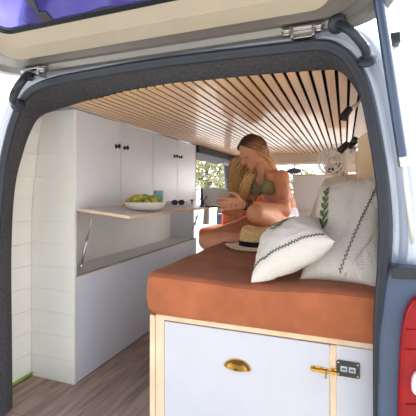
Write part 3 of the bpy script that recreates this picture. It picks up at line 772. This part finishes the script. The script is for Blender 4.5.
bm = bmesh.new(); box(bm, -1.36, -.50, 3.30, 3.80, .48, .615); obj('seat_cushion', bm, 'orange', st2, bevel=.045, seg=4, smooth=True)
bm = bmesh.new(); box(bm, -1.27, -.515, -.0, .12, 0, .44, Matrix.Translation((0, 3.74, .56)) @ Matrix.Rotation(radians(-8), 4, 'X')); obj('backrest', bm, 'orange', st2, bevel=.04, seg=4, smooth=True)
bm = bmesh.new(); box(bm, -1.25, -.56, 3.40, 3.76, .002, .485); obj('seat_base', bm, 'dark', st2)
seat(-.30, .16, 'seatblack', 'front seat whose black headrest shows above the white partition board', yy=3.72, zc=.60)
bm = bmesh.new(); c = PY(294, 171, 4.5); ell(bm, c, (.09, .015, .035)); cyl(bm, c+V((0, 0, .02)), c+V((0, .08, .13)), .008, 8)
tag(obj('rear_view_mirror', bm, 'bluep', smooth=True), 'rear view mirror hanging in the windscreen above the white board', 'mirror')

# ------------------------------------------------------------------ right side: shelf, fan, lamps
sx0 = PY(357.5, 150, 1.72).x
sh = thing('plywood_shelf', 'small open plywood shelf box high on the right wall beside the fan', 'shelf', (.16, 1.88, 1.0))
bm = bmesh.new(); z0, z1 = PY(362, 186, 1.72).z, PY(362, 132, 1.72).z
box(bm, sx0, .24, 1.72, 1.735, z0, z1-.03); box(bm, sx0, .24, 2.05, 2.065, z0, z1-.06); box(bm, sx0, .24, 1.735, 2.05, z0, z0+.014); box(bm, sx0+.0, sx0+.012, 1.735, 2.05, z0+.014, z0+.07)
prism(bm, [V((sx0, 1.72, z1-.03)), V((sx0+.05, 1.72, z1+.012)), V((.16, 1.72, z1+.012)), V((.16, 1.72, z1-.03))], (0, .015, 0))
obj('shelf_box', bm, 'ply', sh, bevel=.002)
fc = P(331.5, 161.5, 2.02)
fan = thing('cage_fan', 'white round cage fan on the right wall above the pillows', 'fan', P(352, 160, 2.02))
fx = V((.95, .30, 0)).normalized(); fz = V((0, 0, 1)); fn_ = fx.cross(fz).normalized()
if fn_.y > 0: fn_ = -fn_
bm = bmesh.new()
for off, R_c in ((.022, .062), (.012, .080), (-.012, .083), (-.03, .070), (.026, .035), (-.034, .035)):
    tube(bm, [fc+fn_*off+fx*(R_c*.9*cos(2*pi*i/28))+fz*(R_c*.9*sin(2*pi*i/28)) for i in range(28)], .0028 if R_c < .08 else .0042, 6, closed=True)
for i in range(14):
    a = 2*pi*i/14; d_ = fx*cos(a)+fz*sin(a)
    tube(bm, [fc+fn_*.030+d_*.015, fc+fn_*.024+d_*.052, fc+fn_*.012+d_*.073, fc-fn_*.012+d_*.075, fc-fn_*.036+d_*.05, fc-fn_*.038+d_*.02], .0018, 5)
obj('cage', bm, 'white', fan)
bm = bmesh.new()
for i in range(5):
    a = 2*pi*i/5+.3; d_ = fx*cos(a)+fz*sin(a); e_ = fx*cos(a+pi/2)+fz*sin(a+pi/2)
    vs = [fc+d_*.015-e_*.008+fn_*.006, fc+d_*.058-e_*.022+fn_*.010, fc+d_*.064+e_*.010-fn_*.004, fc+d_*.02+e_*.012-fn_*.008]; prism(bm, vs, fn_*.002)
obj('blades', bm, 'white', fan)
bm = bmesh.new(); lathe(bm, [(.018, -.03), (.022, -.01), (.022, .02), (.014, .032)], fc, 16, axis=fn_); obj('motor_hub', bm, 'white', fan, smooth=True)
bm = bmesh.new(); c = P(350.5, 161, 2.02)
box(bm, -.026, .026, -.02, .03, -.065, .063, Matrix.Translation(c) @ Matrix.Rotation(radians(12), 4, 'Z')); tube(bm, [c+V((-.02, 0, -.03)), c+V((-.05, 0, -.075)), fc+V((0, 0, -.085))], .007, 8)
tube(bm, [c+V((0, .02, 0)), c+V((.07, -.06, .0))], .02, 10)
obj('mount', bm, 'white', fan, bevel=.006)
def spot(c, ax, wallp, lab):
    t = thing('spot_lamp', lab, 'lamp', wallp); ax = V(ax).normalized(); bm = bmesh.new()
    lathe(bm, [(.008, -.034), (.016, -.030), (.017, 0), (.019, .028), (.016, .029), (.013, .018)], c, 18, axis=ax); obj('lamp_head', bm, 'blackp', t, smooth=True)
    bm = bmesh.new(); tube(bm, catmull([c, c.lerp(wallp, .6)+V((0, 0, .008)), wallp], 5), .0045, 8); lathe(bm, [(.02, -.003), (.02, .003)], wallp, 16, axis=(1, 0, -.6)); obj('arm', bm, 'steel', t, smooth=True)
spot(P(346, 113.5, 1.58), (-.35, -.3, -.55), P(358, 104, 1.60), 'black spot lamp on a steel arm high on the right wall near the opening')
spot(P(343.5, 147.5, 1.86), (-.5, -.1, -.5), P(352, 150, 1.93), 'black spot lamp head left of the pair beside the fan')
spot(P(353, 143, 1.86), (.25, -.3, .3), P(356, 149, 1.95), 'black spot lamp head right of the pair above the fan mount')

# ------------------------------------------------------------------ woman
SK = mat('tanned_skin', (214, 150, 114), .5, var=.10, vscale=14, spec=.35, sub=.08)
def tattoo(m, spots):
    nt = m.node_tree; b = nt.nodes['Principled BSDF']; src = nt.nodes['Mix'].outputs['Result']; geo = nt.nodes.new('ShaderNodeTexCoord')
    wn = nt.nodes.new('ShaderNodeTexVoronoi'); wn.inputs['Scale'].default_value = 34; wn.feature = 'DISTANCE_TO_EDGE'
    n2 = nt.nodes.new('ShaderNodeTexNoise'); n2.inputs['Scale'].default_value = 30; nt.links.new(geo.outputs['Object'], n2.inputs['Vector'])
    nt.links.new(geo.outputs['Object'], wn.inputs['Vector'])
    ln = nt.nodes.new('ShaderNodeMath'); ln.operation = 'GREATER_THAN'; ln.inputs[1].default_value = .54; nt.links.new(n2.outputs[0], ln.inputs[0])
    acc = None
    for c, r in spots:
        d = nt.nodes.new('ShaderNodeVectorMath'); d.operation = 'DISTANCE'; d.inputs[1].default_value = c; nt.links.new(geo.outputs['Object'], d.inputs[0])
        l = nt.nodes.new('ShaderNodeMapRange'); l.inputs['From Min'].default_value = r; l.inputs['From Max'].default_value = r*.7; nt.links.new(d.outputs['Value'], l.inputs['Value'])
        if acc is None: acc = l.outputs[0]
        else:
            mx = nt.nodes.new('ShaderNodeMath'); mx.operation = 'MAXIMUM'; nt.links.new(acc, mx.inputs[0]); nt.links.new(l.outputs[0], mx.inputs[1]); acc = mx.outputs[0]
    mm = nt.nodes.new('ShaderNodeMath'); mm.operation = 'MULTIPLY'; nt.links.new(acc, mm.inputs[0]); nt.links.new(ln.outputs[0], mm.inputs[1])
    m3 = nt.nodes.new('ShaderNodeMath'); m3.operation = 'MULTIPLY'; m3.inputs[1].default_value = .6; nt.links.new(mm.outputs[0], m3.inputs[0])
    mc = nt.nodes.new('ShaderNodeMix'); mc.data_type = 'RGBA'; mc.inputs['B'].default_value = (*s2l((70, 62, 62)), 1)
    nt.links.new(m3.outputs[0], mc.inputs['Factor']); nt.links.new(src, mc.inputs['A']); nt.links.new(mc.outputs['Result'], b.inputs['Base Color'])
J = dict(pel=P(278, 217, 2.50), waist=P(281, 204, 2.53), rib=P(276, 192, 2.50), chest=P(271, 182, 2.49), nb=P(268, 172, 2.47), nt=P(260, 162, 2.455),
         shL=P(282, 177, 2.38), elL=P(285, 211, 2.27), wrL=P(243, 204.5, 2.17), shR=P(258, 180, 2.60), elR=P(248, 207, 2.52), wrR=P(240, 213, 2.30),
         hpL=P(283, 220, 2.43), knL=P(256, 213.5, 2.08), anL=P(290, 231, 2.37), hpR=P(270, 221, 2.58), knR=P(208, 241, 2.27), anR=P(246, 240, 2.08))
tattoo(SK, [((J['shL'].lerp(J['elL'], .35)), .055), ((J['shL'].lerp(J['elL'], .72)), .05), ((J['wrL'].lerp(P(225, 204, 2.13), .5)), .03)])
body = bmesh.new()
def cap(a, b, r0, r1, n=9, bulge=0.):
    a, b = V(a), V(b); N = 12
    L = (b-a).length; ax = (b-a)/L if L > 1e-6 else V((0, 0, 1))
    pts, rr = [], []
    for i in range(5): t = i/5*pi/2; pts.append(a-ax*r0*cos(t)); rr.append(max(r0*sin(t), r0*.06))
    for i in range(N+1): t = i/N; pts.append(a.lerp(b, t)); rr.append((r0+(r1-r0)*t)*(1+bulge*sin(pi*min(1, t*1.3))))
    for i in range(4, -1, -1): t = i/5*pi/2; pts.append(b+ax*r1*cos(t)); rr.append(max(r1*sin(t), r1*.06))
    tube(body, pts, rr, 16)
cdir = (J['shL']-J['shR']).normalized()      # left-right axis of chest
cf = UP.cross(cdir).normalized()             # forwards
if cf.dot(-RT) < 0: cf = -cf
TR = Matrix((cdir, cf, cdir.cross(cf))).transposed()
def te(c, r): ell(body, c, r, TR)
te(J['pel'], (.155, .115, .10)); te(J['pel'].lerp(J['waist'], .5), (.135, .10, .09)); te(J['waist'], (.115, .088, .09)); te(J['rib'], (.125, .09, .095)); te(J['chest'], (.135, .088, .085)); te(J['nb']-V((0, 0, .035)), (.11, .06, .05))
cap(J['shR'], J['shL'], .046, .05); cap(J['nb']-V((0, 0, .04)), J['nt'], .052, .045)
for s, k in ((.055, 'L'), (-.055, 'R')):
    c = J['chest']+cdir*s*1.15+cf*.075-V((0, 0, .045)); ell(body, c, (.052, .05, .052), TR)
cap(J['shL'], J['elL'], .049, .037, bulge=.06); cap(J['elL'], J['wrL'], .038, .025, bulge=.08)
cap(J['shR'], J['elR'], .046, .036); cap(J['elR'], J['wrR'], .036, .024, bulge=.08)
cap(J['hpL'], J['knL'], .088, .058, bulge=.05); cap(J['knL'], J['anL'], .056, .036, bulge=.1)
cap(J['hpR'], J['knR'], .086, .060, bulge=.05); cap(J['knR'], J['anR'], .056, .036, bulge=.1)
cap(J['anL'], J['anL']+RT*.13+FW*.03-V((0, 0, .01)), .032, .022); cap(J['anR'], J['anR']+RT*.14-V((0, 0, .01)), .032, .022)
# left hand, seen side-on along the lower edge of the book
def hand(w, k, out, spread, thumb, fl, nails=None):
    """w wrist, k direction to knuckles, out = direction across palm (index side)"""
    k = k.normalized(); out = (out-k*out.dot(k)).normalized(); nr = k.cross(out)
    for i in range(4):
        o_ = out*(.030-.020*i); cap(w+o_*.5, w+k*.085+o_, .015, .0125)
        L = (.070, .078, .072, .056)[i]; b0 = w+k*.085+o_
        a1 = b0+(k*cos(fl[0])+nr*sin(fl[0])+out*(.10-.08*i)*spread)*L*.45
        a2 = a1+(k*cos(fl[1])+nr*sin(fl[1]))*L*.32
        a3 = a2+(k*cos(fl[2])+nr*sin(fl[2]))*L*.26
        cap(b0, a1, .0095, .0085); cap(a1, a2, .0085, .008); cap(a2, a3, .008, .0065)
    t0 = w+k*.025+out*.022; t1 = t0+(out*.8+k*.6).normalized()*.04+nr*thumb*.012; t2 = t1+(out*.35+k*.9).normalized()*.032+nr*thumb*.006; t3 = t2+k*.024
    cap(t0, t1, .014, .011); cap(t1, t2, .011, .0095); cap(t2, t3, .0095, .0075)
hd = (P(208, 203, 2.10)-J['wrL'])
hand(J['wrL'], hd, UP, 1.0, -1, (.15, .30, .45))
hd2 = P(220, 207, 2.22)-J['wrR']
hand(J['wrR'], P(224, 209, 2.26)-J['wrR'], RT*.4-UP*.6, .8, 1, (.3, .6, .9))
# head, modelled in its own frame
hcen = P(252.5, 152, 2.445)
hf = (-RT*.80-UP*.50-FW*.33).normalized(); hs = (hf.cross(UP)).normalized(); hu = hs.cross(hf).normalized()
if hu.z < 0: hu = -hu; hs = -hs
HM = Matrix((hf, hs, hu)).transposed()
def H(f, s, u): return hcen+hf*f+hs*s+hu*u
near = 1 if (H(0, 1, 0)-hcen).dot(-FW) > 0 else -1
def he(f, s, u, r): ell(body, H(f, s, u), r, HM)
he(-.008, 0, .022, (.092, .074, .086)); he(.022, 0, -.028, (.062, .060, .074)); he(.045, 0, -.068, (.036, .036, .034)); he(.060, 0, -.088, (.020, .022, .018))
he(.052, 0, .012, (.038, .054, .038))
for s in (-1, 1): he(.052, s*.032, -.028, (.028, .022, .026)); he(.005, s*.050, -.055, (.040, .014, .026)); he(-.004, s*.074, -.010, (.014, .007, .026)); he(.072, s*.030, .012, (.014, .020, .006))
cap(H(.086, 0, -.002), H(.104, 0, -.030), .0075, .0105); 
for s in (-1, 1): he(.096, s*.010, -.034, (.010, .008, .008))
he(.082, 0, -.056, (.012, .021, .006)); he(.079, 0, -.066, (.012, .018, .0065)); cap(H(-.02, 0, -.06), J['nt'], .05, .048)
bmesh.ops.recalc_face_normals(body, faces=body.faces)
wm = thing('person', 'long-haired tattooed woman in an olive bikini top sitting on the mattress with an open book', 'person', (J['pel'].x, J['pel'].y, ZT))
bo = obj('body', body, SK, wm, smooth=True)
md = bo.modifiers.new('r', 'REMESH'); md.mode = 'VOXEL'; md.voxel_size = .0042; md.use_smooth_shade = True
md = bo.modifiers.new('s', 'SMOOTH'); md.factor = .5; md.iterations = 3
def sup(f, s, u, off): return H(f, s, u)
for s in (-1, 1):
    bm = bmesh.new(); tube(bm, [H(.084, s*.014, .016), H(.080, s*.030, .021), H(.066, s*.046, .018)], [.0012, .0022, .001], 6); obj('eyebrow', bm, 'eye', wm)
    bm = bmesh.new(); tube(bm, [H(.083, s*.016, -.003), H(.082, s*.028, -.007), H(.071, s*.043, -.003)], [.001, .0022, .001], 6); obj('eyelashes', bm, 'eye', wm)
bm = bmesh.new(); ell(bm, H(.088, 0, -.0565), (.008, .016, .0042), HM); ell(bm, H(.084, 0, -.0645), (.009, .015, .0052), HM); obj('lips', bm, 'lips', wm, smooth=True)
# bikini top and shorts
bm = bmesh.new()
for s in (.055, -.055):
    c = J['chest']+cdir*s*1.15+cf*.078-V((0, 0, .045)); ell(bm, c, (.056, .048, .050), TR, 24, 16)
bmesh.ops.recalc_face_normals(bm, faces=bm.faces)
nk = J['nt']-V((0, 0, .03))
obj('bikini_top', bm, 'olive', wm, smooth=True)
bm = bmesh.new()
for s in (.055, -.055):
    c = J['chest']+cdir*s*1.1+cf*.105-V((0, 0, .012)); m_ = J['nb']+cdir*s*.75+cf*.062-V((0, 0, .01)); n_ = J['nt']+cdir*s*.75-cf*.02-V((0, 0, .02))
    tube(bm, catmull([c, c.lerp(m_, .5)+cf*.004, m_, n_], 5), [.013-.009*min(1, i/9) for i in range(16)], 8)
cb = J['rib']+V((0, 0, .012)); tube(bm, [cb+cdir*(.130*cos(2*pi*i/30))+cf*(.096*sin(2*pi*i/30)) for i in range(30)], .006, 6, closed=True)
obj('strap', bm, 'olive', wm, smooth=True)
bm = bmesh.new(); ell(bm, J['pel'], (.162, .122, .104), TR); ell(bm, J['pel'].lerp(J['waist'], .35), (.148, .112, .07), TR)
_b = body; body = bm
cap(J['hpL'].lerp(J['pel'], .15), J['hpL'].lerp(J['knL'], .22), .096, .092); cap(J['hpR'], J['hpR'].lerp(J['knR'], .25), .094, .088)
sh_ = obj('shorts', bm, 'shorts', wm, smooth=True)
md = sh_.modifiers.new('r', 'REMESH'); md.mode = 'VOXEL'; md.voxel_size = .006; md.use_smooth_shade = True
bm = bmesh.new(); ax = (J['wrL']-J['elL']).normalized(); a_ = ax.orthogonal().normalized(); b_ = ax.cross(a_)
for k in range(4):
    c = J['wrL']-ax*(.012+.012*k); tube(bm, [c+a_*(.0285+.001*k)*cos(2*pi*i/20)+b_*(.0285+.001*k)*sin(2*pi*i/20) for i in range(20)], .0048, 6, closed=True)
obj('bracelet', bm, 'beads', wm, smooth=True)
# hair
hm = bpy.data.materials.new('balayage_hair'); hm.use_nodes = True; nt = hm.node_tree; b = nt.nodes['Principled BSDF']; b.inputs['Roughness'].default_value = .42
at = nt.nodes.new('ShaderNodeAttribute'); at.attribute_name = 'tip'; cr = nt.nodes.new('ShaderNodeValToRGB')
cr.color_ramp.elements[0].color = (*s2l((64, 42, 28)), 1); cr.color_ramp.elements[0].position = .08; cr.color_ramp.elements[1].color = (*s2l((240, 200, 140)), 1); cr.color_ramp.elements[1].position = .75
e = cr.color_ramp.elements.new(.35); e.color = (*s2l((168, 116, 70)), 1)
nt.links.new(at.outputs['Fac'], cr.inputs[0]); nt.links.new(cr.outputs[0], b.inputs['Base Color'])
bm = bmesh.new(); tl_ = bm.verts.layers.float.new('tip'); rnd = random.Random(11)
def strand(pts, r, wav=.006, ph=0, t0=0.):
    c = catmull(pts, 9); n = len(c); out = []; rr = []
    jit = rnd.uniform(-.3, .22)
    for i, p in enumerate(c):
        t = i/(n-1); w = wav*min(1, t*2.2)
        out.append(p+RT*(w*sin(t*17+ph))+FW*(w*cos(t*15+ph*1.7))); rr.append(r*(.55+.6*sin(pi*min(1, t*1.15+.1))) if t < .9 else r*max(.15, (1-t)*7*.6))
    n0 = len(bm.verts); tube(bm, out, rr, 5); bm.verts.ensure_lookup_table()
    for k in range(n0, len(bm.verts)): bm.verts[k][tl_] = max(0, t0+(k-n0)//5/(n-1)*(1-t0)+jit*min(1, (k-n0)//5/(n-1)*2))
def on(f, s, u, lift=1.03):
    v = V((f+.012, s, u-.022)); d_ = math.sqrt((v.x/.096)**2+(v.y/.079)**2+(v.z/.091)**2); v = v/d_*lift
    return H(v.x-.012, v.y, v.z+.022)
for i in range(300):      # falls on the far side and in front of the chest
    a = rnd.random(); j = rnd.uniform(-1, 1); s = -near
    r0 = on(.055-.10*a, s*rnd.uniform(.0, .02), .09); r1 = on(.055-.1*a, s*.06, .06, 1.1); r2 = on(.02-.07*a, s*.09, .0, 1.22)
    tx, sp_ = rnd.uniform(0, 1), rnd.uniform(-.03, .03)
    p3 = P(231+18*tx, 166+6*j, 2.60+sp_); p4 = P(229+15*tx, 185+5*j, 2.55+sp_); p5 = P(231+14*tx, 202+8*j, 2.46+sp_)
    strand([r0, r1, r2, p3, p4, p5], rnd.uniform(.002, .0045), rnd.uniform(.008, .020), rnd.random()*6)
for i in range(320):      # near side, over the ear and back behind the shoulder
    a = rnd.random(); s = near
    r0 = on(.065-.11*a, s*rnd.uniform(-.01, .01), .09, 1.05); r1 = on(.045-.115*a, s*.05, .055, 1.08); r2 = on(.012-.095*a, s*.072, .015-.02*a, 1.10)
    tx = rnd.random(); q3 = P(262+8*tx, 157+5*a, 2.40+.08*a); q4 = P(270+6*tx, 167+3*a, 2.48+.08*a); q5 = P(280+6*tx, 184+10*a, 2.62+.05*a); q6 = P(280+5*tx, 200+8*a, 2.67)
    strand([r0, r1, r2, q3, q4, q5, q6], rnd.uniform(.002, .005), rnd.uniform(.003, .008), rnd.random()*6)
for i in range(60):       # under the jaw, between face and neck
    a = rnd.random(); tx = rnd.random(); s = -near
    r0 = on(-.05, s*.03, .08); r1 = on(-.09, s*.05, .0, 1.08); p2 = P(259-5*tx, 168, 2.52); p3 = P(253-8*tx, 177, 2.47); p4 = P(247-8*tx, 190+8*a, 2.42+.03*a)
    strand([r0, r1, p2, p3, p4], rnd.uniform(.004, .007), rnd.uniform(.005, .010), rnd.random()*6)
n0 = len(bm.verts)         # scalp cap
bm2 = bmesh.new(); ell(bm2, H(-.012, 0, .024), (.096, .079, .090), HM, 28, 20)
for v in list(bm2.verts):
    l = HM.transposed() @ (v.co-hcen)
    if l.x > (.062 if l.z > .055 else .03 if l.z > .02 else .008) or l.z < -.055: bm2.verts.remove(v)
vm = {}
for v in bm2.verts: nv = bm.verts.new(v.co); nv[tl_] = .02; vm[v] = nv
for f_ in bm2.faces: bm.faces.new([vm[v] for v in f_.verts])
bm2.free()
obj('hair', bm, hm, wm, smooth=True)
# sketchbook
bk = thing('sketchbook', 'open sketchbook with a dark cover and drawn page held in the hands of the woman', 'book', P(216, 204, 2.2))
c00, c10, c01, c11 = P(204, 206, 2.20), P(231, 207, 2.17), P(202.5, 188, 2.27), P(229, 189.5, 2.24)
nb_ = (c10-c00).cross(c01-c00).normalized(); nb_ = nb_ if nb_.dot(EYE-c00) > 0 else -nb_
def bq(u, v, o=0): return c00*(1-u)*(1-v)+c10*u*(1-v)+c01*(1-u)*v+c11*u*v+nb_*o
bm = bmesh.new(); prism(bm, [bq(-.03, -.03), bq(1.03, -.03), bq(1.03, 1.03), bq(-.03, 1.03)], -nb_*.004); prism(bm, [bq(-.03, -.03), bq(-.03, 1.03), bq(-.10, 1.0)-nb_*.02, bq(-.14, 0)-nb_*.02], -nb_*.003); obj('cover', bm, 'cover', bk)
bm = bmesh.new(); rows = [[bq(i/10, v, .002+.006*sin(pi*i/10)) for i in range(11)] for v in (0, 1)]; loft(bm, rows); solid(bm, .003); obj('page', bm, 'page', bk)
bm = bmesh.new(); rr_ = random.Random(3)
for k in range(9):
    v = .92-.10*k; u = .08
    while u < .9:
        L = rr_.uniform(.04, .12); tube(bm, [bq(u, v, .0035+.006*sin(pi*u)), bq(min(u+L, .94), v+rr_.uniform(-.01, .01), .0035+.006*sin(pi*min(u+L, .94)))], .0006, 4); u += L+rr_.uniform(.02, .06)
obj('drawing', bm, 'ink', bk)
bm = bmesh.new()
tube(bm, [P(199.5, 207, 2.17), P(203, 202.5, 2.16), P(207, 196, 2.17)], .0035, 6); tube(bm, [P(200, 198.5, 2.17), P(203, 202.5, 2.16), P(209, 207.5, 2.16)], .0035, 6); ell(bm, P(203, 202.5, 2.16), (.008, .008, .008))
obj('ribbon_bow', bm, 'cover', bk)

# ------------------------------------------------------------------ trees outside
def tree(x, y, h, r, m, label, seed):
    t = thing('tree', label, 'tree', (x, y, -.6), 'trees outside the cab'); rd = random.Random(seed)
    bm = bmesh.new(); tube(bm, [(x, y, -.62), (x+.1, y, h*.3), (x, y+.1, h*.62)], [.16, .12, .06], 8)
    for k in range(5): a = k*1.26; tube(bm, [(x+.05, y, h*.3), (x+cos(a)*r*.5, y+sin(a)*r*.5, h*.6)], [.06, .03], 6)
    obj('trunk', bm, 'bark', t); bm = bmesh.new()
    cl = [V((x+rd.uniform(-1, 1)*r*.75, y+rd.uniform(-1, 1)*r*.75, h*.55+rd.uniform(-.35, .4)*h*.6)) for _ in range(22)]
    for _ in range(1700):
        c = rd.choice(cl); d = V((rd.gauss(0, 1), rd.gauss(0, 1), rd.gauss(0, 1))).normalized()*r*.42*rd.random()**.4; p = c+d
        q = Matrix.Rotation(rd.random()*6.3, 3, 'Z') @ Matrix.Rotation(rd.random()*3, 3, 'X'); s = rd.uniform(.07, .14)
        vs = [bm.verts.new(p+q @ V(w)*s) for w in ((-1, 0, 0), (0, -.45, 0), (1, 0, .1), (0, .45, 0))]; bm.faces.new(vs)
    obj('foliage', bm, m, t)
for k, (px, d, h, r, m, lb) in enumerate(((206, 17, 3.4, 1.5, 'leafA', 'olive green tree seen through the open cab doorway, nearest the cabinet'), (219, 21, 3.4, 1.6, 'leafB', 'tree seen at the right side of the open cab doorway'), (237, 24, 4.0, 1.7, 'leafA', 'tree beyond the windscreen pillar, left of the hair of the woman'), (298, 30, 3.2, 2.2, 'leafB', 'low tree in the windscreen, above the left end of the white board'), (176, 13, 3.0, 1.2, 'leafB', 'tree behind the wall cabinets, left of the cab doorway'))):
    p = P(px, 190, d); tree(p.x, p.y, h, r, m, lb, k+3)

# ------------------------------------------------------------------ light
w = bpy.data.worlds.new('sky'); bpy.context.scene.world = w; w.use_nodes = True; nt = w.node_tree; bg = nt.nodes['Background']
tc = nt.nodes.new('ShaderNodeTexCoord'); sx = nt.nodes.new('ShaderNodeSeparateXYZ'); cr = nt.nodes.new('ShaderNodeValToRGB')
nt.links.new(tc.outputs['Generated'], sx.inputs[0]); nt.links.new(sx.outputs['Z'], cr.inputs[0])
cr.color_ramp.elements[0].position = .0; cr.color_ramp.elements[0].color = (1, .98, .95, 1)
cr.color_ramp.elements[1].position = .85; cr.color_ramp.elements[1].color = (.42, .62, 1, 1)
e = cr.color_ramp.elements.new(.35); e.color = (.86, .93, 1, 1)
nt.links.new(cr.outputs[0], bg.inputs[0])
mr = nt.nodes.new('ShaderNodeMapRange'); mr.inputs['From Min'].default_value = -1; mr.inputs['From Max'].default_value = .6; mr.inputs['To Min'].default_value = .34; mr.inputs['To Max'].default_value = 3.6
nt.links.new(sx.outputs['Y'], mr.inputs['Value']); nt.links.new(mr.outputs[0], bg.inputs[1])
sd = bpy.data.lights.new('sun', 'SUN'); sd.energy = 7; sd.angle = radians(1); sd.color = (1, .93, .82); so_ = bpy.data.objects.new('sun', sd); COL.objects.link(so_)
tosun = V((.40, .75, .42)); so_.rotation_euler = tosun.to_track_quat('Z', 'Y').to_euler(); so_.location = (0, 0, 8)
sc = bpy.context.scene; sc.view_settings.view_transform = 'Standard'; sc.view_settings.look = 'None'; sc.view_settings.exposure = 1.18; sc.view_settings.gamma = 1
sc.view_settings.use_curve_mapping = False
